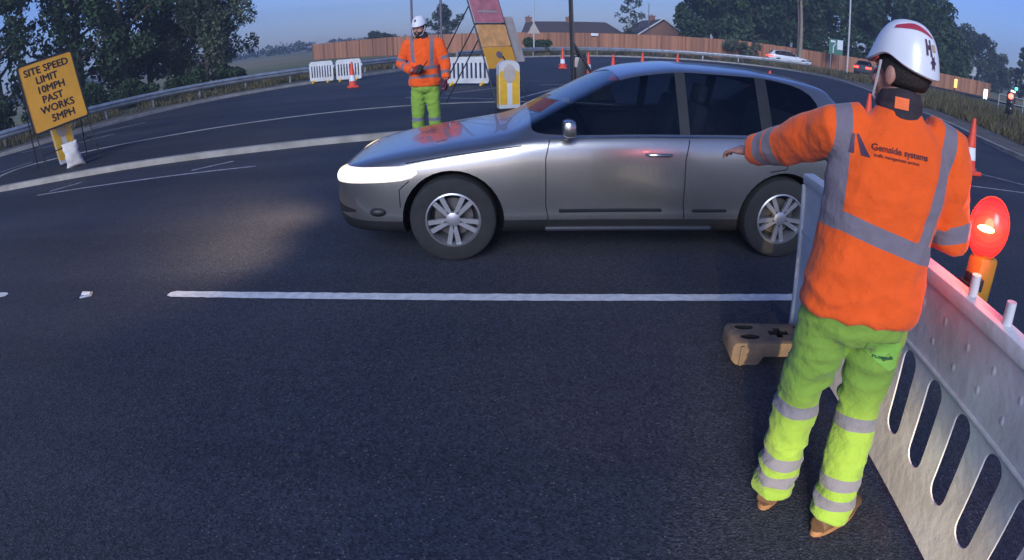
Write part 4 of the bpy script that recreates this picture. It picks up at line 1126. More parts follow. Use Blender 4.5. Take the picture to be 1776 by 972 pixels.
        if all(q for r_ in rows for q in r_):
            hl.add([q for r_ in rows for q in r_], [(j * 22 + i, j * 22 + i + 1, (j + 1) * 22 + i + 1, (j + 1) * 22 + i) for j in range(6) for i in range(21)])
            hlo = hl.build('headlight', M['headlamp'] if lamps_on else M['glassy'], t, smooth=180, fix=False)
            fattr(hlo.data, 'core', [min(1, 2.2 * min(i / 21, 1 - i / 21, .5) * 2) * min(1, (1 - abs(j / 3 - 1)) * 1.9) for j in range(7) for i in range(22)])
        # lower air intake wraps the bumper corner
        ai = MB(); rows = []
        for j in range(4):
            row = []
            for i in range(14):
                u_ = i / 13; a_ = lerp(R(4), R(40), u_); zz_ = .40 + (j / 1.5 - 1) * .05 * (1 - u_ ** 3 * .8); dr = Vector((math.cos(a_), side * math.sin(a_), 0))
                h_ = tree_.ray_cast(Vector((c0_.x, 0, zz_)) + dr * 3, -dr); row.append(h_[0] + h_[1] * .004 if h_[0] else None)
            rows.append(row)
        if all(q for r_ in rows for q in r_):
            ai.add([q for r_ in rows for q in r_], [(j * 14 + i, j * 14 + i + 1, (j + 1) * 14 + i + 1, (j + 1) * 14 + i) for j in range(3) for i in range(13)]); ai.build('air_intake', M['cardark'], t, smooth=180)
        # tail lamp
        tl = MB(); rows = []
        for j in range(5):
            row = []
            for i in range(10):
                a_ = lerp(R(118), R(160), i / 9); zz_ = lerp(.74, .92, j / 4); dr = Vector((math.cos(a_), side * math.sin(a_), 0)); c1_ = Vector((-half + 1.0, 0, zz_))
                h_ = tree_.ray_cast(c1_ + dr * 3, -dr); row.append(h_[0] + h_[1] * .006 if h_[0] else None)
            rows.append(row)
        if all(q for r_ in rows for q in r_):
            tl.add([q for r_ in rows for q in r_], [(j * 10 + i, j * 10 + i + 1, (j + 1) * 10 + i + 1, (j + 1) * 10 + i) for j in range(4) for i in range(9)])
            tl.build('tail_light', M['tail'] if tail_on else mat_tail_off, t, smooth=180)
        # wheels
        for x in wx:
            Mw = Matrix.Translation((x, side * .79, wr_)) @ Matrix.Rotation(R(-90 * side), 4, 'X')
            tm = MB(); tm.lathe([(.215, -.10), (.30, -.105), (.325, -.09), (wr_, -.06), (wr_, .06), (.325, .09), (.30, .105), (.215, .10)], 36, Mw, closed=True)
            tw = MB()
            rw = MB(); rw.lathe([(.218, -.09), (.222, .088), (.20, .098), (.19, .07), (.185, -.09)], 36, Mw, closed=True)
            rw.lathe([(.055, .03), (.055, .085), (.03, .092), (.001, .092)], 16, Mw)
            for q in range(10):
                Ms = Mw @ Matrix.Rotation(2 * math.pi * (q // 2) / 5 + (.19 if q % 2 else -.19), 4, 'Z')
                rw.prism([(-.016, .035), (.016, .035), (.019, .20), (-.019, .20)], [], Ms @ Matrix.Translation((0, 0, .05)), .03)
            wroot = tm.build('wheel', M['rubber'], t, smooth=40)
            rw.build('rim', M['rim'], wroot, smooth=40)
            dk = MB(); dk.lathe([(.001, -.02), (.15, -.02), (.15, -.008), (.001, -.008)], 24, Mw); dk.build('brake_disc', M['darkdisc'], wroot); wd = MB(); wd.lathe([(.001, -.07), (.19, -.07), (.19, -.06), (.001, -.06)], 24, Mw); wd.build('wheel_back', M['cardark'], wroot)
    # grille, plate, roof rails, interior
    gr = MB()
    gr.box((half - .02, 0, .40), (.06, .9, .16), None, .03); gr.build('grille', M['cardark'], t)
    npb = MB(); npb.box((half + .015, 0, .43), (.012, .52, .11), None, .004); npb.build('number_plate', M['sign_white'], t)
    if detail:
        it = MB()
        for sy in (-.36, .36):
            it.box((half - 2.62, sy, .52), (.52, .48, .16), None, .05); it.box((half - 2.90, sy, .86), (.13, .46, .66), Matrix.Rotation(R(-14), 3, 'Y'), .05); it.box((half - 3.0, sy, 1.26), (.08, .24, .16), Matrix.Rotation(R(-10), 3, 'Y'), .03)
        it.box((half - 3.55, 0, .52), (.5, 1.2, .16), None, .05); it.box((half - 3.82, 0, .84), (.13, 1.2, .6), Matrix.Rotation(R(-16), 3, 'Y'), .05)
        it.build('seats', M['seat'], t)
        db = MB(); db.box((half - 1.80, 0, .86), (.42, 1.36, .16), None, .05); db.build('dashboard', M['seat'], t)
        sw = MB(); Ms = Matrix.Translation((half - 2.12, -.36, .90)) @ Matrix.Rotation(R(-65), 4, 'Y')
        sw.rings([[Ms @ Vector(((.18 + .014 * math.cos(b_)) * math.cos(a_), (.18 + .014 * math.cos(b_)) * math.sin(a_), .014 * math.sin(b_))) for b_ in [2 * math.pi * q / 8 for q in range(8)]] for a_ in [2 * math.pi * q / 24 for q in range(24)]], False, True)
        sw.tube([Ms @ Vector((-.17, 0, 0)), Ms @ Vector((.17, 0, 0))], .014, 6); sw.build('steering_wheel', M['cardark'], t)
        fl = MB(); fl.box((half - 2.7, 0, .28), (2.6, 1.4, .05)); fl.build('floor_pan', M['cardark'], t)
    if scale != (1, 1, 1): t.scale = scale
    return t
mat_tail_off = mat('unlit_tail_lamp', (0.25, 0.012, 0.012), 0.25, 0.1, 20)
CARX = -1.44 + 2.31
main_car = build_car('passing_car', 'silver car with lit headlight passing between the two workers', (CARX, 5.20, 0), R(180), M['paintcar'])
build_car('distant_car', 'white car with red tail lights driving away below the dark wood', (28.0, 57.0, 0), R(-14), M['whitecar'], detail=False, tail_on=True, lamps_on=False)
build_car('distant_car', 'dark car with bright red brake lights just left of the hard hat', (34.6, 52.8, 0), R(50), M['darkcar'], detail=False, tail_on=True, lamps_on=False)
# beam of the passing car's headlights
for sy in (-.62, .62):
    hl = bpy.data.lights.new('headlight_beam', 'SPOT'); hl.energy = 95; hl.color = (1.0, .72, .46); hl.spot_size = R(125); hl.spot_blend = 1.0; hl.shadow_soft_size = .3
    ho = bpy.data.objects.new('headlight_beam', hl); col.objects.link(ho); ho.location = (-1.66, 5.20 + sy * .8, .66)
    ho.rotation_euler = Vector((-1, -.12, -.13)).to_track_quat('-Z', 'Y').to_euler()
# dipped headlight of the works vehicle standing behind the camera (its warm light falls on the worker's legs and the barrier foot)
wl = bpy.data.lights.new('works_vehicle_headlight', 'SPOT'); wl.energy = 2200; wl.color = (1.0, .78, .42); wl.spot_size = R(11.5); wl.spot_blend = .6; wl.shadow_soft_size = .06
wo = bpy.data.objects.new('works_vehicle_headlight', wl); col.objects.link(wo); wo.location = (-1.6, -6.2, .75)
wo.rotation_euler = (Vector((1.32, 1.6, -.16)) - Vector(wo.location)).to_track_quat('-Z', 'Y').to_euler()

# ------------------------------------------------------------------ people
def remesh(mb, voxel, smooth=6, fac=.5):
    me = mb.mesh()
    bm = bmesh.new(); bm.from_mesh(me); bmesh.ops.recalc_face_normals(bm, faces=list(bm.faces)); bm.to_mesh(me); bm.free()
    return evald(me, [('REMESH', dict(mode='VOXEL', voxel_size=voxel)), ('SMOOTH', dict(factor=fac, iterations=smooth))])
def seg_param(P, a, b):
    a = np.array(a); b = np.array(b); d = b - a; t = ((P - a) @ d) / (d @ d); tc = np.clip(t, 0, 1)
    return t, np.linalg.norm(P - (a + tc[:, None] * d), axis=1)
def hand(mb, wrist, dr, back, side, curl=.35, spread=.12, s=1.0):
    """dr: wrist to knuckles, back: normal of the back of the hand, side: +1 if the thumb lies along dr x back"""
    dr = Vector(dr).normalized(); back = Vector(back); back = (back - dr * back.dot(dr)).normalized(); lat = dr.cross(back) * side
    w = Vector(wrist)
    mb.tube([w - dr * .03, w + dr * .01 * s, w + dr * .05 * s, w + dr * .088 * s], [(.017 * s, .026 * s), (.016 * s, .028 * s), (.015 * s, .041 * s), (.011 * s, .040 * s)], 12, ref=back)
    ln = [.072, .080, .074, .058]
    for i in range(4):
        o_ = (1.5 - i) * .021 * s
        p0 = w + dr * .075 * s + lat * o_ * .9; p = w + dr * .09 * s + lat * o_
        ang = 0.0; pts = [p0, p]; d0 = (dr + lat * (1.5 - i) * spread).normalized()
        for q, fr_ in enumerate((.46, .30, .24)):
            ang += curl * (.6 + .35 * q + .12 * i)
            dd = d0 * math.cos(ang) - back * math.sin(ang)
            p = p + dd * ln[i] * s * fr_; pts.append(p)
        mb.tube(pts, [.0095 * s, .0098 * s, .0090 * s, .0082 * s, .0066 * s], 8)
    p0 = w + dr * .02 * s + lat * .026 * s; d1 = (dr * .62 + lat * .72 - back * .22).normalized(); d2 = (dr * .88 + lat * .32 - back * .30).normalized()
    mb.tube([p0, p0 + d1 * .042 * s, p0 + d1 * .042 * s + d2 * .034 * s, p0 + d1 * .042 * s + d2 * .060 * s], [.014 * s, .0125 * s, .0105 * s, .008 * s], 8)

def make_person(label, J, headdir, cam_voxel, hands, detail=True, snood=True):
    t = thing('person', label, 'person', (J['base'].x, J['base'].y, 0)); B = Vector((J['base'].x, J['base'].y, 0))
    J = {k: (v - B if isinstance(v, Vector) and k not in ('headup', 'lft', 'rft') else v) for k, v in J.items()}
    S = J['s']
    left = (J['lsh'] - J['rsh']).normalized(); upd = (J['neck'] - J['pelvis']).normalized(); fwd = left.cross(upd).normalized(); left = upd.cross(fwd).normalized()
    # head frame
    hf = Vector(headdir); hu = (J.get('headup') or Vector((0, 0, 1))); hf = (hf - hu * hf.dot(hu)).normalized(); hl_ = hu.cross(hf).normalized()
    H = J['head']; Hm = Matrix(((hl_.x, hf.x, hu.x), (hl_.y, hf.y, hu.y), (hl_.z, hf.z, hu.z)))
    def hp(l, f_, u_): return H + Hm @ Vector((l * S, f_ * S, u_ * S))
    # ---- body: head, neck, trunk, limbs and hands in one skin
    b = MB()
    b.ell(hp(0, -.012, .025), (.076 * S, .096 * S, .100 * S), Hm, 20, 14)
    b.ell(hp(0, .022, -.045), (.060 * S, .070 * S, .066 * S), Hm, 18, 12)
    b.ell(hp(0, .060, -.088), (.026 * S, .024 * S, .020 * S), Hm, 12, 8)
    b.tube([hp(0, .082, .015), hp(0, .104, -.018), hp(0, .112, -.034), hp(0, .090, -.042)], [.008 * S, .011 * S, .014 * S, .010 * S], 8)
    b.ell(hp(0, .088, -.066), (.024 * S, .010 * S, .009 * S), Hm, 12, 6)
    b.ell(hp(0, .080, .022), (.050 * S, .016 * S, .010 * S), Hm, 12, 6)
    for sx in (-1, 1):
        b.ell(hp(sx * .079, -.008, -.012), (.010 * S, .020 * S, .034 * S), Hm, 12, 8)
        b.ell(hp(sx * .044, .062, -.035), (.024 * S, .020 * S, .020 * S), Hm, 12, 8)
    b.tube([hp(0, -.02, -.03), J['neck'] + upd * .02 * S, J['neck'] - upd * .06 * S], [.056 * S, .060 * S, .075 * S], 16)
    sp = lambda u_: J['pelvis'].lerp(J['neck'], u_)
    b.tube([sp(-.05), sp(.1), sp(.35), sp(.65), sp(.85), sp(.97)], [(.155 * S, .11 * S), (.165 * S, .115 * S), (.14 * S, .10 * S), (.165 * S, .105 * S), (.17 * S, .09 * S), (.08 * S, .07 * S)], 20, ref=left)
    for sd in 'lr':
        b.tube([J[sd + 'sh'] + (J['neck'] - J[sd + 'sh']) * .35, J[sd + 'sh'], J[sd + 'el'], J[sd + 'wr']], [.05 * S, .052 * S, .042 * S, .030 * S], 12)
        b.tube([J[sd + 'hip'], J[sd + 'kn'], J[sd + 'an'] + Vector((0, 0, .04))], [.078 * S, .055 * S, .042 * S], 12)
        b.tube([J[sd + 'an'] + Vector((0, 0, .06)), J[sd + 'an'] + Vector((0, 0, -.02)), J[sd + 'an'] + J[sd + 'ft'] * .10 * S - Vector((0, 0, .035))], [.040 * S, .036 * S, .026 * S], 10)
        hand(b, J[sd + 'wr'], *hands[sd])
    bm_ = remesh(b, cam_voxel, 3, .4)
    body = link('body', bm_, M['skin'], t, 180)
    # ---- jacket
    j = MB()
    def rk(o_, f_, l_, w_, d_): return o_
    pel, nk = J['pelvis'], J['neck']
    ring = [(-.02, .205, .140), (.06, .212, .146), (.22, .200, .138), (.42, .196, .134), (.62, .205, .136), (.78, .200, .124), (.90, .165, .100), (.98, .092, .078), (1.04, .068, .068)]
    j.tube([sp(u_) for u_, _, _ in ring], [(a_ * S, d_ * S) for _, a_, d_ in ring], 28, ref=left, power=.9)
    for sd in 'lr':
        sh, el, wr = J[sd + 'sh'], J[sd + 'el'], J[sd + 'wr']
        cuff = el.lerp(wr, J.get('cuff', .92))
        j.tube([sh + (nk - sh) * .45, sh, sh.lerp(el, .5), el, el.lerp(cuff, .5), cuff], [.066 * S, .082 * S, .080 * S, .070 * S, .062 * S, .052 * S], 16)
    jm = remesh(j, cam_voxel * 1.5, 8, .5)
    P = vco(jm); Nn = vno(jm)
    disp = np.zeros(len(P))
    for i, p_ in enumerate(P):
        q = Vector(p_)
        h_ = (q - pel).dot(upd); la = (q - pel).dot(left)
        rd1 = 1 - 2.2 * abs(noise.noise(Vector((la * 9 + h_ * 2.5, h_ * 3.2, q.y * 5)) + Vector((3, 1, 7))))
        rd2 = 1 - 2.2 * abs(noise.noise(Vector((la * 5 + h_ * 7, h_ * 12 - la * 5, q.y * 9)) + Vector((9, 4, 2))))
        low = max(0, 1 - abs(h_ - .02) / .2)
        disp[i] = .009 * rd1 + (.004 + .006 * low) * rd2 + .0016 * noise.noise(q * 42)
    ufr = ((P - np.array(pel)) @ np.array(upd)) / (nk - pel).length
    disp *= np.clip((1.02 - ufr) * 6, 0.1, 1)
    P = P + Nn * disp[:, None]; setco(jm, P)
    h_ = (P - np.array(pel)) @ np.array(upd); la = (P - np.array(pel)) @ np.array(left)
    Ln = (nk - pel).length
    dT = {}
    field = np.full(len(P), -1.0); isarm = np.zeros(len(P), bool)
    sd_d = {}
    for sd in 'lr':
        sh, el, wr = J[sd + 'sh'], J[sd + 'el'], J[sd + 'wr']
        t1, d1 = seg_param(P, sh, el); t2, d2 = seg_param(P, el, wr)
        sgn = 1 if sd == 'l' else -1
        outside = (sgn * la > .235 * S) | ((np.minimum(d1, d2) < .11 * S) & (((P - np.array(sh)) @ np.array((el - sh).normalized())) > .09 * S) & (d2 < .10 * S))
        arm = ((np.minimum(d1, d2) < .115 * S) & outside & (t1 > .12))
        isarm |= arm
        L2 = (wr - el).length; L1 = (el - sh).length
        f_ = np.full(len(P), -1.0)
        for (segi, tc_, hw) in J['sleeve'][sd]:
            tt, LL, ok = (t1, L1, d1 <= d2 + .01) if segi == 0 else (t2, L2, d2 <= d1 + .01)
            f_ = np.maximum(f_, np.where(ok, hw - np.abs(tt * LL - tc_ * LL), -1.0))
        field = np.where(arm, f_, field)
    wb = np.full(len(P), -1.0)
    for hc_, hw in J['waist']: wb = np.maximum(wb, hw - np.abs(h_ - hc_ * Ln - J.get('tilt', 0) * la))
    topw = max(hc_ for hc_, _ in J['waist']) * Ln
    br = np.full(len(P), -1.0)
    for sgn in (-1, 1):
        lc = (J['brace'][sgn][0] + (J['brace'][sgn][1] - J['brace'][sgn][0]) * np.clip((h_ / Ln - .4) / .6, 0, 1)) * S
        br = np.maximum(br, .026 * S - np.abs(sgn * la - lc))
    br = np.minimum(br, h_ - topw)
    torso = np.maximum(wb, br)
    field = np.where(isarm, field, torso)
    fattr(jm, 'band', field)
    jacket = link('jacket', jm, M['orange'], t, 180)
    jt = BVHTree.FromPolygons([Vector(c) for c in vco(jm)], [tuple(p_.vertices) for p_ in jm.polygons])
    # ---- trousers
    tr = MB()
    tr.tube([sp(.10), sp(.0), sp(-.10), sp(-.17)], [(.180 * S, .125 * S), (.188 * S, .134 * S), (.185 * S, .132 * S), (.12 * S, .10 * S)], 24, ref=left)
    for sd in 'lr':
        hp_, kn, an = J[sd + 'hip'], J[sd + 'kn'], J[sd + 'an']
        tr.tube([hp_ + Vector((0, 0, .04)), hp_.lerp(kn, .35), hp_.lerp(kn, .75), kn, kn.lerp(an, .35), kn.lerp(an, .75), an.lerp(kn, .10), an - Vector((0, 0, .030)) - J[sd + 'ft'] * .006], [.100 * S, .098 * S, .088 * S, .082 * S, .085 * S, .080 * S, .078 * S, .078 * S], 18)
    tm = remesh(tr, cam_voxel * 1.5, 8, .5)
    P = vco(tm); Nn = vno(tm); disp = np.zeros(len(P))
    for i, p_ in enumerate(P):
        q = Vector(p_)
        k_ = 1.0 + .9 * max(0, 1 - abs(q.z - .12) / .16) + .5 * max(0, 1 - abs(q.z - .55) / .14)
        rd1 = 1 - 2.2 * abs(noise.noise(Vector((q.x * 6 + q.z * 5, q.y * 6, q.z * 11))))
        rd2 = 1 - 2.2 * abs(noise.noise(Vector((q.x * 8 - q.z * 9, q.y * 8, q.z * 15 + 5))))
        disp[i] = .008 * k_ * rd1 + .006 * k_ * rd2 - .006 + .0015 * noise.noise(q * 40)
    P = P + Nn * disp[:, None]; setco(tm, P)
    field = np.full(len(P), -1.0); dl = {}
    for sd in 'lr':
        t1, d1 = seg_param(P, J[sd + 'hip'], J[sd + 'kn']); t2, d2 = seg_param(P, J[sd + 'kn'], J[sd + 'an'])
        dl[sd] = (t1, d1, t2, d2)
    for sd, ot in (('l', 'r'), ('r', 'l')):
        t1, d1, t2, d2 = dl[sd]; mine = np.minimum(d1, d2) < np.minimum(dl[ot][1], dl[ot][3])
        L1 = (J[sd + 'kn'] - J[sd + 'hip']).length; L2 = (J[sd + 'an'] - J[sd + 'kn']).length
        for segi, tc_, hw in J['legband']:
            tt, LL, ok = (t1, L1, d1 <= d2 + .02) if segi == 0 else (t2, L2, d2 <= d1 + .02)
            field = np.maximum(field, np.where(mine & ok, hw - np.abs(tt - tc_) * LL, -1.0))
    fattr(tm, 'band', field)
    trousers = link('trousers', tm, M['lime'], t, 180)
    tt_ = BVHTree.FromPolygons([Vector(c) for c in vco(tm)], [tuple(p_.vertices) for p_ in tm.polygons])
    # ---- boots
    for sd in 'lr':
        an = J[sd + 'an']; fd = J[sd + 'ft']; g0 = Vector((an.x, an.y, 0)); sdv = Vector((-fd.y, fd.x, 0))
        bo = MB()
        bo.tube([an + Vector((0, 0, .07)), an + Vector((0, 0, .0)), g0 + Vector((0, 0, .03))], [(.050 * S, .056 * S), (.048 * S, .058 * S), (.044 * S, .060 * S)], 14, ref=sdv)
        bo.tube([g0 - fd * .07 * S + Vector((0, 0, .045)), g0 + fd * .03 * S + Vector((0, 0, .055)), g0 + fd * .12 * S + Vector((0, 0, .048)), g0 + fd * .19 * S + Vector((0, 0, .040)), g0 + fd * .22 * S + Vector((0, 0, .033))], [(.040 * S, .042), (.052 * S, .050), (.056 * S, .046), (.050 * S, .036), (.028 * S, .024)], 14, ref=sdv)
        bme = remesh(bo, .008, 4); boot = link('boot', bme, M['boot'], t, 180)
        so_ = MB(); out2 = []
        for i in range(24):
            a_ = 2 * math.pi * i / 24; c_, s_ = math.cos(a_), math.sin(a_)
            l_ = (.160 * c_ + .068) * S; w_ = (.058 - .008 * (c_ < -.2)) * S * s_
            out2.append((l_, w_))
        Ms = Matrix(((fd.x, sdv.x, 0, g0.x), (fd.y, sdv.y, 0, g0.y), (0, 0, 1, .002), (0, 0, 0, 1)))
        so_.prism(out2, [], Ms, .026); so_.build('sole', M['sole'], boot, smooth=50)
    # ---- hair and snood
    hr_ = MB(); rs = []
    for i in range(11):
        ph = lerp(R(-38), R(88), i / 10); ring = []
        for k in range(28):
            th = 2 * math.pi * k / 28; f_ = math.cos(th)
            cut_ = max(ph, lerp(R(-38), R(30), max(0, f_)))
            ring.append(hp(.081 * math.cos(cut_) * math.sin(th), -.012 + .101 * math.cos(cut_) * f_, .022 + .106 * math.sin(cut_)))
        rs.append(ring)
    hr_.rings(rs, True); hm = hr_.mesh(); link('hair', hm, M['hair'], t, 180)
    sn = MB(); sn.tube([J['neck'] - upd * .03 * S, J['neck'] + upd * .035 * S, hp(0, -.005, -.085), hp(0, .0, -.055)], [(.082 * S, .085 * S), (.077 * S, .078 * S), (.072 * S, .082 * S), (.068 * S, .078 * S)], 24, ref=left)
    sm_ = remesh(sn, .006, 4); Ps = vco(sm_); Ns = vno(sm_)
    ds = np.array([.004 * noise.noise(Vector((p_[0] * 14, p_[1] * 14, p_[2] * 60))) for p_ in Ps]); setco(sm_, Ps + Ns * ds[:, None])
    sno = link('snood', sm_, M['snood'], t, 180)
    # ---- eyes
    for sx in (-1, 1):
        e_ = MB(); e_.ell(hp(sx * .032, .080, .004), (.013 * S, .009 * S, .008 * S), Hm, 12, 8); eo = e_.build('eye', M['eye'], t, smooth=180)
        e_ = MB(); e_.ell(hp(sx * .032, .088, .004), (.0055 * S, .003 * S, .0055 * S), Hm, 10, 6); e_.build('iris', M['hair'], eo, smooth=180)
    # ---- hard hat
    def dome(th, v_, o_=0.0):
        """th azimuth from the face direction (to the person's left positive), v_ 0 rim .. 1 crown"""
        f_ = math.cos(th); rim = -.004 - .030 * max(0, -f_) ** 1.6 + .022 * math.exp(-((abs(th) - 1.45) / .42) ** 2) - .016 * max(0, f_) ** 3
        a_ = v_ * math.pi / 2
        rr = math.cos(a_) ** .80 if v_ < 1 else 0
        flare = .010 * (1 - v_) ** 6 + .022 * max(0, f_) ** 4 * (1 - v_) ** 5
        z0 = rim; z = z0 + (.134 - z0) * math.sin(a_) ** .95
        l_ = (.094 + flare * .8 + o_) * rr * math.sin(th); fo = (.117 + flare * .8 + o_) * rr * math.cos(th) - .010
        return hp(l_, fo, .040 + z + o_ * .7)
    hh = MB(); nth = 56; nv = 18
    rs = [[dome(2 * math.pi * k / nth, i / nv * .985) for k in range(nth)] for i in range(nv + 1)]
    inn = [[dome(2 * math.pi * k / nth, i / nv * .96, -.006) for k in range(nth)] for i in range(nv + 1)]
    hh.rings(list(reversed(inn)) + rs, True)
    hat = hh.build('hard_hat', M['helmet'], t, smooth=60)
    def conform(me, th0, v0, name, m, par, o_=.003, k=.145, rot=0.0):
        co = vco(me); new = np.zeros_like(co)
        for i, c in enumerate(co):
            x = c[0] * math.cos(rot) - c[1] * math.sin(rot); y = c[0] * math.sin(rot) + c[1] * math.cos(rot)
            new[i] = dome(th0 + x / k * J['wind'], v0 + y / .185, o_)
        setco(me, new); return link(name, me, m, par, 180)
    # red stripe over the crown side
    st_ = MB(); rows = []
    for i in range(33):
        u_ = i / 32; th = lerp(J['stripe'][0], J['stripe'][1], u_); vc = J['stripe'][2] + .16 * math.sin(math.pi * u_); w_ = .075 * math.sin(math.pi * min(1, .12 + .88 * u_)) ** .7
        rows.append([dome(th, vc - w_ + 2 * w_ * q / 4, .0022) for q in range(5)])
    st_.add([p_ for r_ in rows for p_ in r_], [(i * 5 + q, i * 5 + q + 1, (i + 1) * 5 + q + 1, (i + 1) * 5 + q) for i in range(32) for q in range(4)])
    st_.build('stripe', M['helmet_red'], hat, smooth=180)
    if J.get('emblem'):
        th0, v0 = J['emblem']
        me = text_mesh('H', .052, bold=.003); conform(me, th0, v0, 'emblem', M['ink_dark'], hat)
        sm2 = MB(); pts = [((.019 if i % 2 == 0 else .010) * math.cos(6.283 * i / 12), (.019 if i % 2 == 0 else .010) * math.sin(6.283 * i / 12)) for i in range(12)]
        sm2.add([(x, y, 0) for x, y in pts] + [(0, 0, 0)], [(i, (i + 1) % 12, 12) for i in range(12)])
        conform(sm2.mesh(), th0 + J['wind'] * .16, v0 - .17, 'emblem', M['ink_dark'], hat)
        sm2 = MB(); sm2.add([(-.012, -.008, 0), (.014, -.008, 0), (.014, .010, 0), (-.012, .010, 0)], [(0, 1, 2, 3)])
        conform(sm2.mesh(), th0 + J['wind'] * .26, v0 + .01, 'emblem', mat('emblem_tan', (.5, .3, .2), .6, .1, 30), hat)
    elif detail:
        sm2 = MB(); sm2.add([(.022 * math.cos(6.283 * i / 12), .018 * math.sin(6.283 * i / 12), 0) for i in range(12)] + [(0, 0, 0)], [(i, (i + 1) % 12, 12) for i in range(12)])
        conform(sm2.mesh(), J.get('spot', .3), .35, 'emblem', M['ink_dark'], hat)
    # chin strap
    for sx in (-1, 1):
        s_ = MB(); s_.tube([hp(sx * .098, .02, .03), hp(sx * .086, .035, -.03), hp(sx * .066, .055, -.085), hp(0, .078, -.118)], .0045 * S, 6); s_.build('strap', M['strap'], hat)
    return t, dict(jacket=jacket, jt=jt, trousers=trousers, tt=tt_, body=body, snood=sno, J=J, left=left, up=upd, fwd=fwd, B=B)

def decal(me, Mx, tree_, direction, name, m, parent, o_=.0035):
    """lay a flat mesh onto cloth: every vertex is cast along direction onto the garment"""
    bm = bmesh.new(); bm.from_mesh(me); bmesh.ops.triangulate(bm, faces=list(bm.faces))
    long_ = [e for e in bm.edges if e.calc_length() > .03]
    if long_: bmesh.ops.subdivide_edges(bm, edges=long_, cuts=2)
    bm.to_mesh(me); bm.free()
    co = vco(me); new = np.zeros_like(co)
    for i, c in enumerate(co):
        p_ = Mx @ Vector(c); h_ = tree_.ray_cast(p_ - direction * .4, direction)
        q = (h_[0] - direction * o_) if h_[0] else p_
        new[i] = q
    setco(me, new); return link(name, me, m, parent, 180)

V = Vector
# near worker, back to the camera, left arm out towards the car
Jn = dict(base=V((1.14, 1.56, 0)), s=1.0, pelvis=V((1.15, 1.57, .905)), neck=V((1.205, 1.615, 1.545)), head=V((1.220, 1.640, 1.672)), headup=V((.03, -.05, 1)).normalized(),
    lsh=V((1.010, 1.670, 1.470)), rsh=V((1.385, 1.565, 1.465)), lel=V((.960, 1.905, 1.370)), lwr=V((.895, 2.085, 1.305)), rel=V((1.455, 1.530, 1.165)), rwr=V((1.385, 1.745, 1.205)),
    lhip=V((1.055, 1.605, .865)), rhip=V((1.240, 1.550, .865)), lkn=V((1.035, 1.650, .490)), rkn=V((1.240, 1.535, .475)), lan=V((1.035, 1.655, .085)), ran=V((1.215, 1.450, .085)),
    lft=V((.62, .78, 0)).normalized(), rft=V((.88, .48, 0)).normalized(), cuff=.90,
    sleeve=dict(l=[(1, .52, .025), (1, .22, .025)], r=[(0, .90, .03), (1, .6, .025)]), waist=[(.40, .030)], tilt=.20, brace={1: (.19, .195), -1: (.125, .180)}, legband=[(1, .0, .027), (1, .62, .025), (1, .84, .025)],
    stripe=(R(85), R(185), .50), emblem=(R(160), .34), wind=1.0)
hd = dict(l=((-.28, .95, -.10), (-.2, -.1, .95), 1, .30, .10, 1.0), r=((-.3, .9, .1), (.1, .0, 1), -1, .8, .08, 1.0))
near, info = make_person('worker seen from behind in orange jacket and lime trousers pointing left beside the big barrier', Jn, (-.36, .93, 0), .0062, hd)
# writing on the back of the jacket
jt, lf, upj, fw = info['jt'], info['left'], info['up'], info['fwd']
Jl = info['J']; rt_ = -lf
def back_M(u_, x): 
    c = Jl['pelvis'].lerp(Jl['neck'], u_) + rt_ * x - fw * .14
    return Matrix(((rt_.x, upj.x, -fw.x, c.x), (rt_.y, upj.y, -fw.y, c.y), (rt_.z, upj.z, -fw.z, c.z), (0, 0, 0, 1)))
lg = MB(); lg.add([(-.018, .03, 0), (-.010, .03, 0), (-.008, -.028, 0), (-.024, -.028, 0), (-.004, .032, 0), (.002, .032, 0), (.036, -.030, 0), (.012, -.030, 0)], [(0, 3, 2, 1), (4, 7, 6, 5)])
decal(lg.mesh(), back_M(.815, -.150), jt, fw, 'logo', M['ink_dark'], info['jacket'])
decal(text_mesh('Gemside systems', .027, 'LEFT', .0006), back_M(.820, -.113), jt, fw, 'lettering', M['ink'], info['jacket'])
decal(text_mesh('traffic management services', .0135, 'LEFT', .0002), back_M(.785, -.105), jt, fw, 'lettering', M['ink'], info['jacket'])
# pocket on the trouser seat, orange tab on the snood
tt = info['tt']
pk = MB(); pp = [(-.075, .045), (.070, .045), (.070, -.050), (.045, -.060), (-.05, -.015), (-.075, .0)]
pk.add([(x, y, 0) for x, y in pp], [tuple(range(len(pp)))])
Mp = lambda x, z: Matrix(((rt_.x, 0, -fw.x, (Jl['pelvis'] + rt_ * x - fw * .2).x), (rt_.y, 0, -fw.y, (Jl['pelvis'] + rt_ * x - fw * .2).y), (rt_.z, 1, -fw.z, z), (0, 0, 0, 1)))
M['pocket'] = mat('pocket_green', (0.25, 0.50, 0.07), .85, .15, 15, .4, 40)
po = decal(pk.mesh(), Mp(.085, .80), tt, fw, 'pocket', M['pocket'], info['trousers'], .004)
decal(text_mesh('renegade', .022, 'CENTER', .0007), Mp(.095, .785), tt, fw, 'lettering', M['ink_green'], po, .0065)
tbv = BVHTree.FromPolygons([Vector(c) for c in vco(info['snood'].data)], [tuple(p_.vertices) for p_ in info['snood'].data.polygons])
tb = MB(); tb.add([(-.022, -.018, 0), (.022, -.018, 0), (.022, .018, 0), (-.022, .018, 0)], [(0, 1, 2, 3)])
cN = Jl['neck'] + upj * .030 - fw * .2 - rt_ * .02
decal(tb.mesh(), Matrix(((rt_.x, upj.x, -fw.x, cN.x), (rt_.y, upj.y, -fw.y, cN.y), (rt_.z, upj.z, -fw.z, cN.z), (0, 0, 0, 1))), tbv, fw, 'tab', M['tab'], info['snood'], .004)

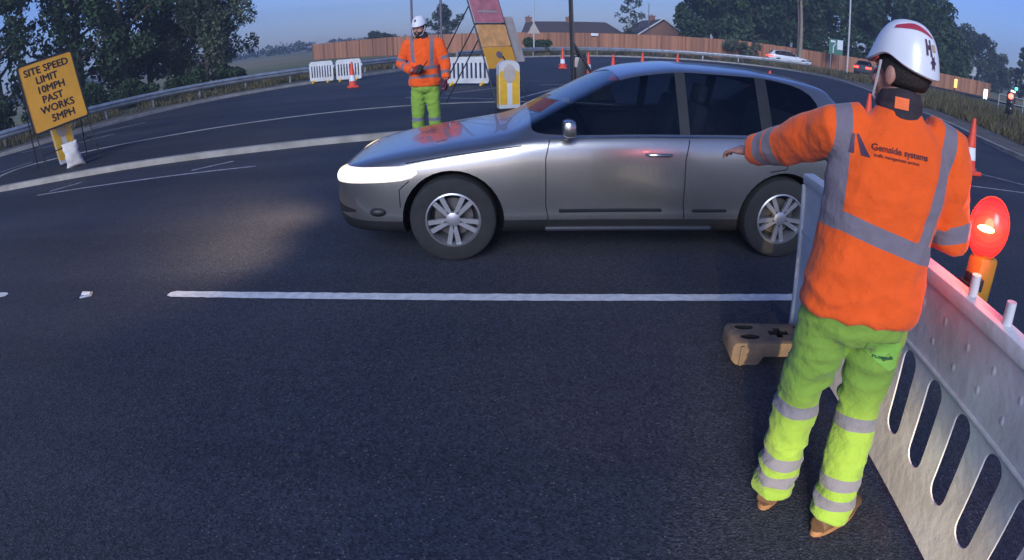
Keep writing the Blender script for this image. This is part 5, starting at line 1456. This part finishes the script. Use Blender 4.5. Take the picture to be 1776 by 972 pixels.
# far worker facing the camera
fx, fy = -1.25, 9.0; s = 1.115
def FW(x, y, z): return V((fx + x * s, fy + y * s, z * s))
Jf = dict(base=V((fx, fy, 0)), s=s, pelvis=FW(0, 0, .90), neck=FW(-.01, -.01, 1.535), head=FW(-.045, -.035, 1.665), headup=V((-.04, -.03, 1)).normalized(),
    lsh=FW(.20, 0, 1.455), rsh=FW(-.205, 0, 1.455), lel=FW(.285, -.02, 1.17), lwr=FW(.30, -.16, .96), rel=FW(-.315, .01, 1.19), rwr=FW(-.13, -.18, 1.10),
    lhip=FW(.09, 0, .86), rhip=FW(-.09, 0, .86), lkn=FW(.115, -.03, .48), rkn=FW(-.11, -.02, .48), lan=FW(.125, .01, .085), ran=FW(-.12, .01, .085),
    lft=V((.25, -.97, 0)).normalized(), rft=V((-.25, -.97, 0)).normalized(), cuff=.9,
    sleeve=dict(l=[(0, .72, .026), (1, .6, .026)], r=[(0, .80, .026), (1, .45, .026)]), waist=[(.37, .026), (.19, .026)], brace={1: (.12, .135), -1: (.12, .135)}, legband=[(1, .1, .026), (1, .62, .026), (1, .84, .026)],
    stripe=(R(-150), R(-60), .5), emblem=None, wind=1.0, spot=R(-4))
hf = dict(l=((.05, -.35, -.93), (.9, -.2, .1), 1, .7, .05, 1.08), r=((.9, -.42, .05), (-.35, -.9, .2), -1, .9, .05, 1.08))
far, inf2 = make_person('bearded worker facing the camera in orange jacket, standing on the road by the island', Jf, (-.28, -.95, -.05), .0085, hf)
bh = Jf['head'] - Vector((fx, fy, 0)); hf_ = Vector((-.28, -.95, -.05)); hu_ = Jf['headup']; hf_ = (hf_ - hu_ * hf_.dot(hu_)).normalized(); hl2 = hu_.cross(hf_).normalized()
HM = Matrix(((hl2.x, hf_.x, hu_.x), (hl2.y, hf_.y, hu_.y), (hl2.z, hf_.z, hu_.z)))
bd = MB(); bd.ell(bh + HM @ Vector((0, .024, -.062)) * s, (.064 * s, .072 * s, .054 * s), HM, 18, 12); bd.ell(bh + HM @ Vector((0, .07, -.10)) * s, (.03 * s, .028 * s, .028 * s), HM, 12, 8)
bdm = remesh(bd, .007, 3); Pb = vco(bdm); Nb = vno(bdm); setco(bdm, Pb + Nb * np.array([.004 * noise.noise(Vector(q) * 90) for q in Pb])[:, None])
link('beard', bdm, M['hair'], far, 180)
# maroon gloves
for sd in 'lr':
    gm = MB(); a_ = list(hf[sd]); hand(gm, inf2['J'][sd + 'wr'], *a_[:5], 1.22)
    link('glove', remesh(gm, .0075, 2, .4), M['glove'], far, 180)
# black radio held at the belt
rd = MB(); rd.box((0, 0, 0), (.06, .04, .14), None, .01); rd.tube([(.02, 0, .06), (.02, 0, .17)], .008, 6)
ro_ = rd.build('handheld_radio', M['rubber']); ro_.location = FW(-.02, -.29, 1.12); ro_.rotation_euler = (R(-15), R(35), 0)
tag(ro_, 'black handheld radio in the gloved hand of the far worker', 'radio')

# ------------------------------------------------------------------ haze
hz = MB(); hz.box((0, 190, 13.4), (700, 460, 29.0))
ho = hz.build('haze', mat('haze', (1, 1, 1)), smooth=0); tag(ho, 'pale dusk haze over the road and fields', 'haze', kind='stuff')
hm_ = ho.data.materials[0]; n_ = hm_.node_tree; n_.nodes.remove(n_.nodes['Principled BSDF'])
vp = n_.nodes.new('ShaderNodeVolumePrincipled'); vp.inputs['Color'].default_value = (0.72, 0.84, 1.0, 1); vp.inputs['Density'].default_value = 0.0021; vp.inputs['Anisotropy'].default_value = 0.2
n_.links.new(vp.outputs[0], n_.nodes['Material Output'].inputs['Volume'])
